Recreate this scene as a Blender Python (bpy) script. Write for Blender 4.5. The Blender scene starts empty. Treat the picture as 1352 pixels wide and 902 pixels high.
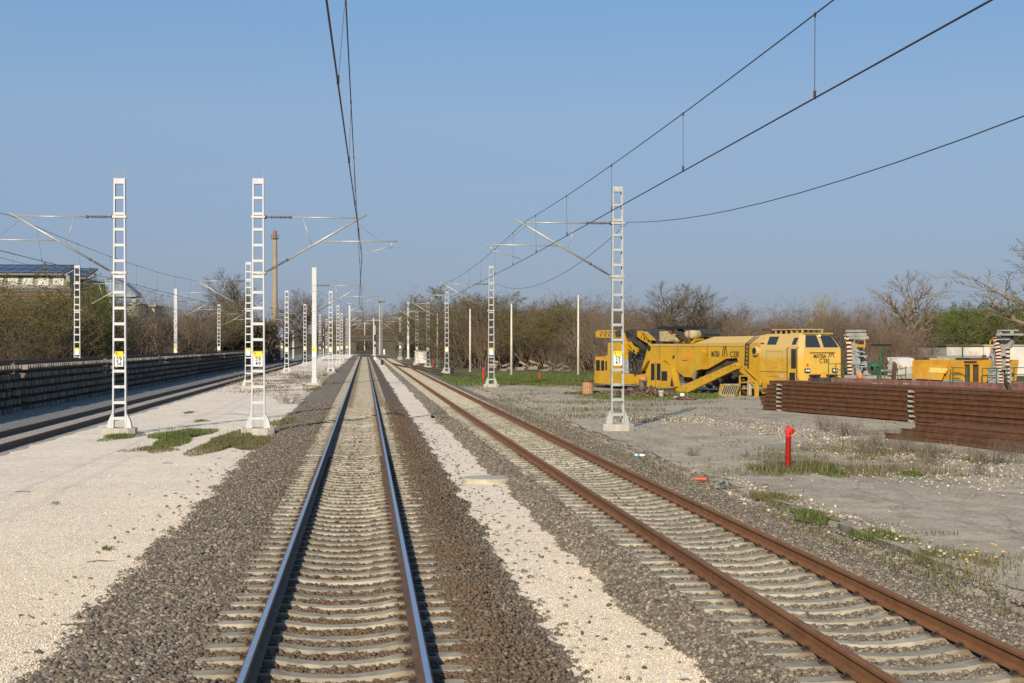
import bpy, bmesh, math, random
import numpy as np
from mathutils import Vector, Matrix, noise
R = math.radians
rnd = random.Random(11)
NR = np.random.default_rng(5)
scene = bpy.context.scene
COL = scene.collection

# ------------------------------------------------------------------ camera
F = 2000.0
PSI = math.atan(194.4 / F)
HOR = 455.0
CZ = 3.2
cam_d = bpy.data.cameras.new('camera')
cam_d.sensor_width = 36.0
cam_d.lens = F / 1352 * 36
cam_d.clip_start = 0.1
cam_d.clip_end = 20000
cam = bpy.data.objects.new('camera', cam_d)
COL.objects.link(cam)
cam.location = (0, 0, CZ)
cam.rotation_euler = (R(90) + math.atan(4 / F), 0, -PSI)
scene.camera = cam

def ray(px, py):
    u = (px - 676) / F; v = -(py - HOR) / F
    c, s = math.cos(PSI), math.sin(PSI)
    return Vector((s + u * c, c - u * s, v))
def G(px, py, z=0.2):
    d = ray(px, py); k = (z - CZ) / d.z
    return Vector((d.x * k, d.y * k, z))
def D(px, py, Y):
    d = ray(px, py); k = Y / d.y
    return Vector((d.x * k, Y, CZ + d.z * k))

# ------------------------------------------------------------------ materials
def nmat(name):
    m = bpy.data.materials.new(name); m.use_nodes = True
    nt = m.node_tree
    b = nt.nodes['Principled BSDF']
    return m, nt, b
def N(nt, t, **kw):
    n = nt.nodes.new(t)
    for k, v in kw.items():
        if k in n.inputs: n.inputs[k].default_value = v
        else: setattr(n, k, v)
    return n
def L(nt, a, b): nt.links.new(a, b)
def rgba(c): return (c[0], c[1], c[2], 1)
def ramp(nt, src, stops):
    r = nt.nodes.new('ShaderNodeValToRGB')
    e = r.color_ramp.elements
    while len(e) > 1: e.remove(e[-1])
    e[0].position = stops[0][0]; e[0].color = rgba(stops[0][1])
    for p, c in stops[1:]:
        x = e.new(p); x.color = rgba(c)
    L(nt, src, r.inputs['Fac'])
    return r
def mixc(nt, fac, a, b, mode='MIX'):
    m = nt.nodes.new('ShaderNodeMix'); m.data_type = 'RGBA'; m.blend_type = mode
    for sock, v in ((m.inputs[0], fac), (m.inputs[6], a), (m.inputs[7], b)):
        if hasattr(v, 'is_linked') or hasattr(v, 'links'): L(nt, v, sock)
        elif isinstance(v, (int, float)): sock.default_value = v
        else: sock.default_value = rgba(v)
    return m.outputs[2]
def mth(nt, op, a, b=None, c=None, clamp=False):
    m = nt.nodes.new('ShaderNodeMath'); m.operation = op; m.use_clamp = clamp
    for i, v in enumerate((a, b, c)):
        if v is None: continue
        if hasattr(v, 'links'): L(nt, v, m.inputs[i])
        else: m.inputs[i].default_value = v
    return m.outputs[0]
def pos(nt): return nt.nodes.new('ShaderNodeNewGeometry').outputs['Position']
def noisef(nt, vec, scale, detail=4, rough=.55):
    n = N(nt, 'ShaderNodeTexNoise', Scale=scale, Detail=detail, Roughness=rough)
    L(nt, vec, n.inputs['Vector']); return n.outputs['Fac']
def sstep(nt, v, a, b):
    m = nt.nodes.new('ShaderNodeMapRange'); m.interpolation_type = 'SMOOTHSTEP'
    L(nt, v, m.inputs[0]); m.inputs[1].default_value = a; m.inputs[2].default_value = b
    return m.outputs[0]
def bump(nt, b, h, strength=.5, dist=.02):
    n = N(nt, 'ShaderNodeBump', Strength=strength, Distance=dist)
    L(nt, h, n.inputs['Height']); L(nt, n.outputs[0], b.inputs['Normal'])

def M(name, c, rough=.7, metal=0.0, c2=None, vs=3.0, lo=.42, hi=.62, bs=0, bst=.3, bd=.01, spec=.4, rand=0.0, objc=True):
    m, nt, b = nmat(name)
    b.inputs['Roughness'].default_value = rough
    b.inputs['Metallic'].default_value = metal
    b.inputs['Specular IOR Level'].default_value = spec
    vec = nt.nodes.new('ShaderNodeTexCoord').outputs['Object'] if objc else pos(nt)
    col = None
    if c2 is not None:
        n = noisef(nt, vec, vs, 6, .62)
        col = ramp(nt, n, [(lo, c), (hi, c2)]).outputs[0]
    if rand:
        oi = nt.nodes.new('ShaderNodeObjectInfo').outputs['Random']
        f = mth(nt, 'MULTIPLY_ADD', oi, 2 * rand, 1 - rand)
        hsv = nt.nodes.new('ShaderNodeHueSaturation')
        if col is not None: L(nt, col, hsv.inputs['Color'])
        else: hsv.inputs['Color'].default_value = rgba(c)
        L(nt, f, hsv.inputs['Value']); col = hsv.outputs[0]
    if col is not None: L(nt, col, b.inputs['Base Color'])
    else: b.inputs['Base Color'].default_value = rgba(c)
    if bs: bump(nt, b, noisef(nt, vec, bs, 5), bst, bd)
    return m

MT = {}
MT['white_steel'] = M('white painted steel', (.47, .485, .51), .5, 0, (.38, .39, .40), 2.5, .5, .75, 60, .08)
MT['galv'] = M('galvanised steel', (.30, .325, .33), .55, .1, (.36, .385, .39), 6, .4, .65, 80, .1)
MT['tube'] = M('cantilever tube', (.46, .45, .40), .45, .4, (.36, .35, .31), 5)
MT['insul'] = M('brown insulator', (.10, .075, .06), .35)
MT['concrete'] = M('concrete', (.42, .40, .36), .9, 0, (.32, .30, .26), 3, .4, .65, 40, .35)
def sleeper_mat():
    m, nt, b = nmat('concrete sleeper'); p = pos(nt)
    col = ramp(nt, noisef(nt, p, 6, 7, .65), [(.32, (.23, .20, .155)), (.5, (.34, .305, .235)), (.68, (.41, .37, .285))]).outputs[0]
    oi = nt.nodes.new('ShaderNodeObjectInfo').outputs['Random']
    hsv = nt.nodes.new('ShaderNodeHueSaturation'); L(nt, col, hsv.inputs['Color']); L(nt, mth(nt, 'MULTIPLY_ADD', oi, .42, .76), hsv.inputs['Value'])
    sx = nt.nodes.new('ShaderNodeSeparateXYZ'); L(nt, nt.nodes.new('ShaderNodeTexCoord').outputs['Object'], sx.inputs[0])
    d = mth(nt, 'ABSOLUTE', mth(nt, 'SUBTRACT', mth(nt, 'ABSOLUTE', sx.outputs[0]), .7525))
    k = mth(nt, 'MULTIPLY', mth(nt, 'SUBTRACT', 1.0, sstep(nt, d, .06, .32)), mth(nt, 'MULTIPLY_ADD', noisef(nt, p, 9, 4), .9, .2), clamp=True)
    col = mixc(nt, k, hsv.outputs[0], (.12, .075, .045))      # rust and grease beside the rail
    k = sstep(nt, noisef(nt, p, 2.3, 6, .7), .56, .68)
    col = mixc(nt, mth(nt, 'MULTIPLY', k, .45), col, (.15, .12, .085))
    L(nt, col, b.inputs['Base Color']); b.inputs['Roughness'].default_value = .9; b.inputs['Specular IOR Level'].default_value = .25
    bump(nt, b, noisef(nt, p, 45, 5), .4, .01); return m
MT['sleeper'] = sleeper_mat()
MT['panel_sleeper'] = M('old concrete sleeper', (.19, .168, .138), .9, 0, (.13, .115, .095), 4, .4, .65, 40, .3, rand=.38)  # base colour lowered for the stack's shaded side, random tone suggests ribs
MT['yellow_plate'] = M('yellow plate', (.80, .52, .03), .5)
MT['white_plate'] = M('white plate', (.82, .82, .80), .5)
MT['red_ink'] = M('red ink', (.6, .06, .03), .6)
MT['black_ink'] = M('black ink', (.03, .03, .032), .6)
MT['grey_ink'] = M('dark grey ink', (.09, .09, .095), .6)
MT['wire'] = M('dark copper wire', (.055, .047, .042), .55, .3)
MT['black'] = M('black metal', (.02, .02, .021), .5)
MT['rubber'] = M('black conveyor rubber', (.03, .03, .03), .8, 0, (.055, .05, .045), 3)
MT['glass'] = M('dark window glass', (.025, .03, .035), .08, 0, spec=.6)
MT['red'] = M('red paint', (.62, .035, .03), .42, 0, (.50, .03, .02), 8)
MT['clip'] = M('rail clip steel', (.06, .04, .03), .7, .2)
MT['hazy_white'] = M('white render', (.54, .52, .475), .85, 0, (.42, .40, .365), .5, .45, .75, 10, .15)
MT['brick'] = M('chimney brick', (.27, .21, .15), .9, 0, (.32, .255, .185), .4)
MT['brick2'] = M('chimney red brick', (.30, .15, .07), .9, 0, (.25, .125, .06), 1.0)

def rail_mat(name, c, c2, polished):
    m, nt, b = nmat(name)
    p = pos(nt)
    n = noisef(nt, p, 3.5, 8, .65)
    col = ramp(nt, n, [(.35, c), (.65, c2)]).outputs[0]
    L(nt, col, b.inputs['Base Color'])
    b.inputs['Roughness'].default_value = .75
    bump(nt, b, noisef(nt, p, 90, 4), .2, .004)
    return m
MT['rail_main'] = rail_mat('brown rail steel', (.085, .045, .026), (.13, .072, .042), False)
MT['rail_right'] = rail_mat('rusty rail steel', (.165, .066, .021), (.22, .097, .034), False)
MT['rail_dark'] = rail_mat('dark old rail steel', (.085, .05, .033), (.12, .07, .045), False)
MT['rail_pile'] = rail_mat('piled rail rust', (.07, .029, .0115), (.14, .058, .022), False)
m, nt, b = nmat('polished rail head')
n = noisef(nt, pos(nt), 8, 6)
L(nt, ramp(nt, n, [(.3, (.50, .52, .56)), (.7, (.60, .62, .66))]).outputs[0], b.inputs['Base Color'])
b.inputs['Metallic'].default_value = .95; b.inputs['Roughness'].default_value = .28
MT['rail_top'] = m

def stone_surface(name, stops, cell, bst, stain=None, speck=None, big=(.8, .16), bd=.02):
    """ground covered with stones: voronoi cells coloured one by one, bumped"""
    m, nt, b = nmat(name)
    p = pos(nt)
    v = N(nt, 'ShaderNodeTexVoronoi', Scale=cell); L(nt, p, v.inputs['Vector'])
    sep = nt.nodes.new('ShaderNodeSeparateColor'); L(nt, v.outputs['Color'], sep.inputs[0])
    col = ramp(nt, sep.outputs[0], stops).outputs[0]
    big_n = noisef(nt, p, big[0], 5, .6)
    f = mth(nt, 'MULTIPLY_ADD', big_n, 2 * big[1], 1 - big[1])
    f = mth(nt, 'MULTIPLY', f, mth(nt, 'MULTIPLY_ADD', noisef(nt, p, big[0] * 9, 6, .7), .55, .73))
    hsv = nt.nodes.new('ShaderNodeHueSaturation'); L(nt, col, hsv.inputs['Color']); L(nt, f, hsv.inputs['Value'])
    col = hsv.outputs[0]
    if stain:
        xc, w, sc, amt = stain
        sx = nt.nodes.new('ShaderNodeSeparateXYZ'); L(nt, p, sx.inputs[0])
        dx = mth(nt, 'ABSOLUTE', mth(nt, 'SUBTRACT', sx.outputs[0], xc))
        k = mth(nt, 'SUBTRACT', 1.0, sstep(nt, dx, w * .45, w))
        k = mth(nt, 'MULTIPLY', k, mth(nt, 'MULTIPLY', noisef(nt, p, 1.3, 5), amt * 1.7), clamp=True)
        col = mixc(nt, k, col, sc)
    if speck:
        v2 = N(nt, 'ShaderNodeTexVoronoi', Scale=speck[0]); L(nt, p, v2.inputs['Vector'])
        s2 = nt.nodes.new('ShaderNodeSeparateColor'); L(nt, v2.outputs['Color'], s2.inputs[0])
        k = mth(nt, 'GREATER_THAN', s2.outputs[1], speck[1])
        k = mth(nt, 'MULTIPLY', k, mth(nt, 'LESS_THAN', v2.outputs['Distance'], .42))
        col = mixc(nt, k, col, speck[2])
    L(nt, col, b.inputs['Base Color'])
    b.inputs['Roughness'].default_value = .95
    b.inputs['Specular IOR Level'].default_value = .2
    h = mth(nt, 'SUBTRACT', 1.0, v.outputs['Distance'])
    bump(nt, b, h, bst, bd)
    return m
GREY = [(0, (.078, .064, .050)), (.3, (.118, .099, .078)), (.6, (.155, .131, .103)), (.85, (.208, .178, .142)), (1, (.32, .275, .22))]
MT['ballast_main'] = stone_surface('ballast around the main track', [(a, (c[0] * 1.3, c[1] * 1.3, c[2] * 1.28)) for a, c in GREY], 21, .9, (.2, 2.2, (.15, .10, .06), .85))
MT['ballast_right'] = stone_surface('ballast around the right track', [(a, (c[0] * 1.38, c[1] * 1.38, c[2] * 1.36)) for a, c in GREY], 21, .9, (5.0, 1.8, (.17, .115, .075), .25))
MT['ballast_left'] = stone_surface('pale ballast of the left track', [(0, (.23, .20, .165)), (.5, (.36, .315, .26)), (1, (.50, .45, .38))], 20, .8)
MT['shade_gravel'] = stone_surface('grey gravel beside the panels', [(0, (.11, .11, .105)), (.5, (.18, .178, .17)), (1, (.28, .275, .26))], 14, .7)  # shadow of the stacked panels is put into this base colour
WHITE = [(0, (.50, .385, .275)), (.12, (.64, .52, .395)), (.5, (.78, .66, .52)), (.85, (.84, .74, .61)), (1, (.88, .80, .68))]
MT['white_gravel'] = stone_surface('white limestone gravel', WHITE, 48, .55, speck=(9, .93, (.50, .42, .33)), big=(.45, .2), bd=.014)
MT['strip_gravel'] = stone_surface('white gravel between tracks', WHITE, 48, .55, speck=(7, .955, (.2, .17, .15)), big=(.6, .2), bd=.014)

def stone_mat(name, stops, brown=None):
    m, nt, b = nmat(name)
    g = nt.nodes.new('ShaderNodeNewGeometry')
    col = ramp(nt, g.outputs['Random Per Island'], stops).outputs[0]
    if brown:
        xc, w, sc, amt = brown
        sx = nt.nodes.new('ShaderNodeSeparateXYZ'); L(nt, g.outputs['Position'], sx.inputs[0])
        dx = mth(nt, 'ABSOLUTE', mth(nt, 'SUBTRACT', sx.outputs[0], xc))
        k = mth(nt, 'SUBTRACT', 1.0, sstep(nt, dx, w * .45, w))
        k = mth(nt, 'MULTIPLY', k, mth(nt, 'MULTIPLY', noisef(nt, g.outputs['Position'], 1.3, 5), amt * 1.7), clamp=True)
        col = mixc(nt, k, col, sc)
    L(nt, col, b.inputs['Base Color'])
    b.inputs['Roughness'].default_value = .9; b.inputs['Specular IOR Level'].default_value = .25
    return m
MT['stones_main'] = stone_mat('ballast stones brown', GREY, (.2, 2.2, (.12, .076, .043), .9))
MT['stones_right'] = stone_mat('ballast stones grey', [(a, (c[0] * 1.12, c[1] * 1.13, c[2] * 1.13)) for a, c in GREY], (5.0, 1.8, (.17, .115, .075), .25))
MT['stones_white'] = stone_mat('pale rubble stones', [(0, (.20, .165, .125)), (.5, (.34, .295, .23)), (1, (.56, .50, .41))])
MT['stones_dark'] = stone_mat('dark scrap pieces', [(0, (.05, .035, .025)), (.6, (.11, .075, .05)), (1, (.2, .15, .11))])

# yard: worn asphalt, dust, pebbles, patches of grass
def yard_mat():
    m, nt, b = nmat('worn yard surface')
    p = pos(nt)
    v = N(nt, 'ShaderNodeTexVoronoi', Scale=26); L(nt, p, v.inputs['Vector'])
    sep = nt.nodes.new('ShaderNodeSeparateColor'); L(nt, v.outputs['Color'], sep.inputs[0])
    peb = ramp(nt, sep.outputs[0], [(0, (.24, .195, .14)), (.5, (.42, .35, .262)), (.9, (.53, .455, .35)), (1, (.68, .60, .48))]).outputs[0]
    dust = ramp(nt, noisef(nt, p, 2.2, 8, .7), [(.3, (.27, .225, .165)), (.5, (.42, .352, .265)), (.75, (.53, .452, .345))]).outputs[0]
    col = mixc(nt, .55, peb, dust)
    sx = nt.nodes.new('ShaderNodeSeparateXYZ'); L(nt, p, sx.inputs[0])
    # dark asphalt patches, stretched along the yard
    mp = nt.nodes.new('ShaderNodeMapping'); L(nt, p, mp.inputs[0]); mp.inputs['Scale'].default_value = (.45, .16, 1)
    k = sstep(nt, noisef(nt, mp.outputs[0], 1.0, 8, .7), .50, .60)
    col = mixc(nt, mth(nt, 'MULTIPLY', k, .72), col, mixc(nt, .5, peb, (.16, .145, .125)))
    k = sstep(nt, noisef(nt, p, .55, 9, .72), .53, .60)      # bleached dusty patches
    col = mixc(nt, mth(nt, 'MULTIPLY', k, .45), col, (.56, .47, .35))
    v3 = N(nt, 'ShaderNodeTexVoronoi', Scale=.55, feature='DISTANCE_TO_EDGE'); L(nt, mixc(nt, .12, p, N(nt, 'ShaderNodeTexNoise', Scale=1.5).outputs['Color']), v3.inputs['Vector'])
    k = mth(nt, 'MULTIPLY', mth(nt, 'LESS_THAN', v3.outputs['Distance'], .008), .3)   # cracks
    col = mixc(nt, k, col, (.10, .085, .06))
    # grass
    gk = sstep(nt, noisef(nt, mp.outputs[0], 2.3, 8, .7), .56, .66)
    far = sstep(nt, sx.outputs[1], 60, 110)
    gk2 = mth(nt, 'MULTIPLY', gk, mth(nt, 'MULTIPLY_ADD', far, .8, .25), clamp=True)
    far2 = mth(nt, 'MULTIPLY', sstep(nt, sx.outputs[1], 108, 122), mth(nt, 'MULTIPLY_ADD', noisef(nt, p, .3, 6), .6, .62), clamp=True)
    gk3 = mth(nt, 'MAXIMUM', gk2, far2)
    gcol = ramp(nt, noisef(nt, p, 1.1, 6, .7), [(.35, (.055, .07, .022)), (.5, (.10, .095, .042)), (.64, (.17, .135, .08))]).outputs[0]
    col = mixc(nt, gk3, col, gcol)
    L(nt, col, b.inputs['Base Color'])
    b.inputs['Roughness'].default_value = .95; b.inputs['Specular IOR Level'].default_value = .2
    h = mth(nt, 'ADD', mth(nt, 'MULTIPLY', noisef(nt, p, 9, 8, .7), .9), mth(nt, 'MULTIPLY', v.outputs['Distance'], -.35))
    bump(nt, b, h, .75, .05)
    return m
MT['yard'] = yard_mat()
MT['ditch'] = M('soil with weeds', (.13, .11, .085), .95, 0, (.24, .21, .17), 2.5, .4, .6, 25, .8, .04, .2, objc=False)
MT['hill'] = M('far brown hillside', (.10, .075, .05), .95, 0, (.135, .115, .07), .05, .4, .6, .6, .8, 2.0, .1, objc=False)

# ------------------------------------------------------------------ mesh builder
class MB:
    def __init__(s): s.v = []; s.f = []; s.mi = []; s.cur = 0
    def mat(s, i): s.cur = i; return s
    def add(s, vs, fs):
        o = len(s.v); s.v += [tuple(v) for v in vs]
        s.f += [tuple(o + i for i in f) for f in fs]; s.mi += [s.cur] * len(fs); return s
    def box(s, c, d, rot=None):
        x, y, z = d[0] / 2, d[1] / 2, d[2] / 2
        vs = [Vector((a * x, b_ * y, e * z)) for e in (-1, 1) for b_ in (-1, 1) for a in (-1, 1)]
        if rot is not None: vs = [rot @ v for v in vs]
        c = Vector(c)
        return s.add([v + c for v in vs], [(0, 2, 3, 1), (4, 5, 7, 6), (0, 1, 5, 4), (2, 6, 7, 3), (0, 4, 6, 2), (1, 3, 7, 5)])
    def bb(s, a, b):
        return s.box([(a[i] + b[i]) / 2 for i in range(3)], [abs(b[i] - a[i]) for i in range(3)])
    def bar(s, p, q, w, h, up=(0, 0, 1)):
        p, q = Vector(p), Vector(q); d = q - p; ln = d.length
        if ln < 1e-6: return s
        y = d / ln; u = Vector(up)
        x = y.cross(u)
        if x.length < 1e-4: x = y.cross(Vector((1, 0, 0)))
        x.normalize(); z = x.cross(y)
        m = Matrix((x, y, z)).transposed()
        return s.box((p + q) / 2, (w, ln, h), m)
    def tube(s, p, q, r, r2=None, n=8, cap=True):
        p, q = Vector(p), Vector(q); r2 = r if r2 is None else r2
        d = (q - p)
        if d.length < 1e-7: return s
        d.normalize(); a = d.orthogonal().normalized(); b_ = d.cross(a)
        vs = []
        for c, rr in ((p, r), (q, r2)):
            for i in range(n):
                t = 2 * math.pi * i / n
                vs.append(c + (a * math.cos(t) + b_ * math.sin(t)) * rr)
        fs = [(i, (i + 1) % n, n + (i + 1) % n, n + i) for i in range(n)]
        if cap: fs += [tuple(reversed(range(n))), tuple(range(n, 2 * n))]
        return s.add(vs, fs)
    def path(s, pts, r, n=6):
        pts = [Vector(p) for p in pts]; vs = []; k = len(pts)
        d0 = (pts[1] - pts[0]).normalized(); a = d0.orthogonal().normalized()
        for i, p in enumerate(pts):
            d = (pts[min(i + 1, k - 1)] - pts[max(i - 1, 0)]).normalized()
            a = (a - d * a.dot(d)).normalized(); b_ = d.cross(a)
            for j in range(n):
                t = 2 * math.pi * j / n
                vs.append(p + (a * math.cos(t) + b_ * math.sin(t)) * r)
        fs = []
        for i in range(k - 1):
            for j in range(n):
                fs.append((i * n + j, i * n + (j + 1) % n, (i + 1) * n + (j + 1) % n, (i + 1) * n + j))
        fs += [tuple(reversed(range(n))), tuple(range((k - 1) * n, k * n))]
        return s.add(vs, fs)
    def lathe(s, c, prof, n=16, axis='z'):
        c = Vector(c); vs = []
        for r, h in prof:
            for j in range(n):
                t = 2 * math.pi * j / n; x, y = r * math.cos(t), r * math.sin(t)
                v = {'z': (x, y, h), 'y': (x, h, y), 'x': (h, x, y)}[axis]
                vs.append(c + Vector(v))
        k = len(prof)
        fs = [(i * n + j, i * n + (j + 1) % n, (i + 1) * n + (j + 1) % n, (i + 1) * n + j) for i in range(k - 1) for j in range(n)]
        fs += [tuple(reversed(range(n))), tuple(range((k - 1) * n, k * n))]
        return s.add(vs, fs)
    def prism(s, poly, t0, t1):
        """outline in (x, z), extruded along y"""
        n = len(poly)
        vs = [(x, t0, z) for x, z in poly] + [(x, t1, z) for x, z in poly]
        fs = [tuple(range(n)), tuple(reversed(range(n, 2 * n)))]
        fs += [(i, n + i, n + (i + 1) % n, (i + 1) % n) for i in range(n)]
        return s.add(vs, fs)
    def build(s, name, mats, parent=None, smooth=False, loc=None, fix=False):
        me = bpy.data.meshes.new(name)
        me.from_pydata(s.v, [], s.f)
        if not isinstance(mats, (list, tuple)): mats = [mats]
        for m in mats: me.materials.append(m)
        if len(mats) > 1: me.polygons.foreach_set('material_index', s.mi)
        if smooth: me.polygons.foreach_set('use_smooth', [True] * len(me.polygons))
        if fix:
            bm = bmesh.new(); bm.from_mesh(me); bmesh.ops.recalc_face_normals(bm, faces=bm.faces); bm.to_mesh(me); bm.free()
        me.update()
        o = bpy.data.objects.new(name, me); COL.objects.link(o)
        if parent is not None: o.parent = parent
        if loc is not None: o.location = loc
        return o

def npmesh(name, V, Fc, k, mat, smooth=False):
    """V (n,3), Fc (m,k) arrays to an object"""
    me = bpy.data.meshes.new(name)
    me.vertices.add(len(V)); me.vertices.foreach_set('co', np.ascontiguousarray(V, np.float32).ravel())
    m = len(Fc)
    me.loops.add(m * k); me.loops.foreach_set('vertex_index', np.ascontiguousarray(Fc, np.int32).ravel())
    me.polygons.add(m)
    me.polygons.foreach_set('loop_start', np.arange(0, m * k, k, dtype=np.int32))
    me.polygons.foreach_set('loop_total', np.full(m, k, np.int32))
    if smooth: me.polygons.foreach_set('use_smooth', np.ones(m, bool))
    me.materials.append(mat); me.update(calc_edges=True); me.validate()
    o = bpy.data.objects.new(name, me); COL.objects.link(o)
    return o

def tag(o, label=None, cat=None, group=None, kind=None):
    if label: o['label'] = label
    if cat: o['category'] = cat
    if group: o['group'] = group
    if kind: o['kind'] = kind
    return o
def empty(name, loc=(0, 0, 0), rz=0.0):
    o = bpy.data.objects.new(name, None); COL.objects.link(o)
    o.location = loc; o.rotation_euler = (0, 0, rz); o.empty_display_size = .2
    return o
def copy_tree(o, parent=None):
    c = o.copy(); COL.objects.link(c); c.parent = parent
    for ch in list(o.children): copy_tree(ch, c)
    return c
def text_mesh(txt, size, name, mat, parent, matrix, ext=.002, bold=0.0):
    cu = bpy.data.curves.new(name, 'FONT'); cu.body = txt; cu.size = size
    cu.align_x = 'CENTER'; cu.align_y = 'CENTER'; cu.extrude = ext; cu.offset = bold
    cu.resolution_u = 3
    tmp = bpy.data.objects.new('tmp_text', cu); COL.objects.link(tmp)
    dg = bpy.context.evaluated_depsgraph_get()
    me = bpy.data.meshes.new_from_object(tmp.evaluated_get(dg))
    bpy.data.objects.remove(tmp); bpy.data.curves.remove(cu)
    me.name = name; me.materials.clear(); me.materials.append(mat)
    o = bpy.data.objects.new(name, me); COL.objects.link(o); o.parent = parent
    o.matrix_local = matrix
    return o
def nz(x, y, s=1.0, z=0.0): return noise.noise(Vector((x * s, y * s, z)))
# ------------------------------------------------------------------ world, sun
SUN_EL, SUN_AZ = R(24), R(20.5)          # shadows run forward and to the right
w = bpy.data.worlds.new('World'); scene.world = w; w.use_nodes = True
nt = w.node_tree; bg = nt.nodes['Background']
sky = nt.nodes.new('ShaderNodeTexSky'); sky.sky_type = 'NISHITA'; sky.sun_disc = False
sky.sun_elevation = SUN_EL; sky.sun_rotation = R(180) + SUN_AZ
sky.altitude = 100; sky.air_density = 1.0; sky.dust_density = .5; sky.ozone_density = 4.0
tc = nt.nodes.new('ShaderNodeTexCoord'); sz = nt.nodes.new('ShaderNodeSeparateXYZ'); L(nt, tc.outputs['Generated'], sz.inputs[0])
hz_ = ramp(nt, sz.outputs[2], [(0, (.76, .715, .78)), (.054, (.87, .825, .89)), (.148, (1.0, .99, 1.035)), (.225, (.78, .975, 1.14)), (.5, (.7, .9, 1.1))]).outputs[0]   # multiplier shifting the sky colour with elevation
L(nt, mixc(nt, 1.0, mixc(nt, .72, sky.outputs[0], (2.62, 3.66, 5.0)), hz_, 'MULTIPLY'), bg.inputs[0]); bg.inputs[1].default_value = .085
sd = bpy.data.lights.new('sun', 'SUN'); sd.energy = 4.9; sd.angle = R(.53); sd.color = (1.0, .865, .65)
sun = bpy.data.objects.new('sun', sd); COL.objects.link(sun)
ld = Vector((math.sin(SUN_AZ) * math.cos(SUN_EL), math.cos(SUN_AZ) * math.cos(SUN_EL), -math.sin(SUN_EL)))
sun.rotation_euler = ld.to_track_quat('-Z', 'Y').to_euler(); sun.location = (-20, -40, 30)
scene.view_settings.view_transform = 'Standard'; scene.view_settings.look = 'None'
scene.view_settings.gamma = 1; scene.view_settings.exposure = 0.32

# ------------------------------------------------------------------ ground sheets
MAINX = -.24
def right_x(Y):
    return 4.76 + .36 * math.exp(-max(Y, 0) / 30.0)
def ground_z(X, Y):
    if X < -13.6: z = .08
    elif X < -9.0: z = .08
    elif X < -2.6: z = .19
    elif X < -1.6: z = .19 - .25 * (X + 2.6)
    elif X < 7.6: z = -.06
    elif X < 7.95: z = -.06 + (X - 7.6) / .35 * .24
    else: z = .18
    return z
def yard_z(X, Y):
    z = .2 + .035 * nz(X, Y, .35) + .015 * nz(X, Y, 1.3)
    return z
def grid(name, xs, ys, fz, mat, kind='structure', xj=None):
    nx, ny = len(xs), len(ys); V = np.zeros((nx * ny, 3)); k = 0
    for y in ys:
        for x in xs:
            xx = x if xj is None else xj(x, y)
            V[k] = (xx, y, fz(xx, y)); k += 1
    i = np.arange(nx - 1)[None, :] + nx * np.arange(ny - 1)[:, None]
    i = i.ravel()
    Fc = np.stack([i, i + 1, i + 1 + nx, i + nx], 1)
    o = npmesh(name, V, Fc, 4, mat, True); tag(o, kind=kind); return o
def ysteps(y0, y1, k=.012, mn=.2):
    out = [y0]
    while out[-1] < y1: out.append(out[-1] + max(mn, k * out[-1]))
    return out
xs = [-3000, -800, -300, -120, -60, -30, -18, -14, -13.6, -9.2, -9, -6, -2.6, -1.6, -1.59, 2, 5, 7.6, 7.95, 8.2, 12, 20, 40, 80, 160, 400, 1000, 3000]
ysg = [-40, 0, 20, 40, 60, 90, 130, 180, 250, 350, 500, 800, 1500, 3000, 6000]
grid('ground', xs, ysg, ground_z, MT['yard'])
# white gravel left of the main track
YS = ysteps(-8, 460)
xg = list(np.linspace(-9.7, -2.2, 40))
def gj(x, y):
    if x < -9.6: return x + .25 * nz(x, y, .8) + .12 * nz(x, y, 3)
    return x
grid('gravel_area', xg, YS, lambda x, y: .215 + .02 * nz(x, y, .6) + .006 * nz(x, y, 3), MT['white_gravel'], xj=gj)
grid('gravel_strip', list(np.linspace(1.7, 4.1, 16)), YS, lambda x, y: .02 + .015 * nz(x, y, .7) + .006 * nz(x, y, 3), MT['strip_gravel'])
# gravel beside the panels, their shade darkened into its colour
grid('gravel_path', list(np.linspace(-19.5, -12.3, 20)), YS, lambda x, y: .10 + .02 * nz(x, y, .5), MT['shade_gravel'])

def lerp_prof(prof, x):
    if x <= prof[0][0]: return prof[0][1]
    for (a, za), (b_, zb) in zip(prof, prof[1:]):
        if x <= b_:
            t = (x - a) / (b_ - a); return za + (zb - za) * t
    return prof[-1][1]
P_MAIN = [(-3.5, .10), (-2.75, .205), (-1.9, .29), (-1.3, .30), (-1.1, .282), (-.6, .278), (-.25, .232), (.25, .232), (.6, .278), (1.05, .282), (1.2, .31), (1.5, .29), (1.9, .14), (2.3, -.01), (2.9, -.12)]
P_RIGHT = [(-2.0, -.12), (-1.72, .0), (-1.4, .24), (-1.22, .298), (-1.05, .28), (-.6, .274), (-.25, .23), (.25, .23), (.6, .276), (1.05, .285), (1.2, .31), (1.5, .28), (1.85, .17), (2.5, .02), (3.0, -.12)]
P_LEFT = [(-1.9, .02), (-1.5, .10), (-1.1, .17), (1.1, .17), (1.6, .2), (2.1, .12)]
LEFTX = -11.08
def bed_main(x, y):
    w = .22 * nz(0, y, .55) + .12 * nz(3, y, 1.9) + .04 * nz(6, y, 7)
    side = 1 if x > 0 else -1
    xx = x + (w * side if abs(x) > 1.3 else 0)
    if side < 0 and x < -1.9: xx = x + .0 + w * 1.0 + min(.45, (y - 12) * .006)
    z = lerp_prof(P_MAIN, xx) + .012 * nz(x, y, 2.2) + .008 * nz(x, y, 6)
    # the shoulder spills over the strip further up the line
    return z
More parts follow.
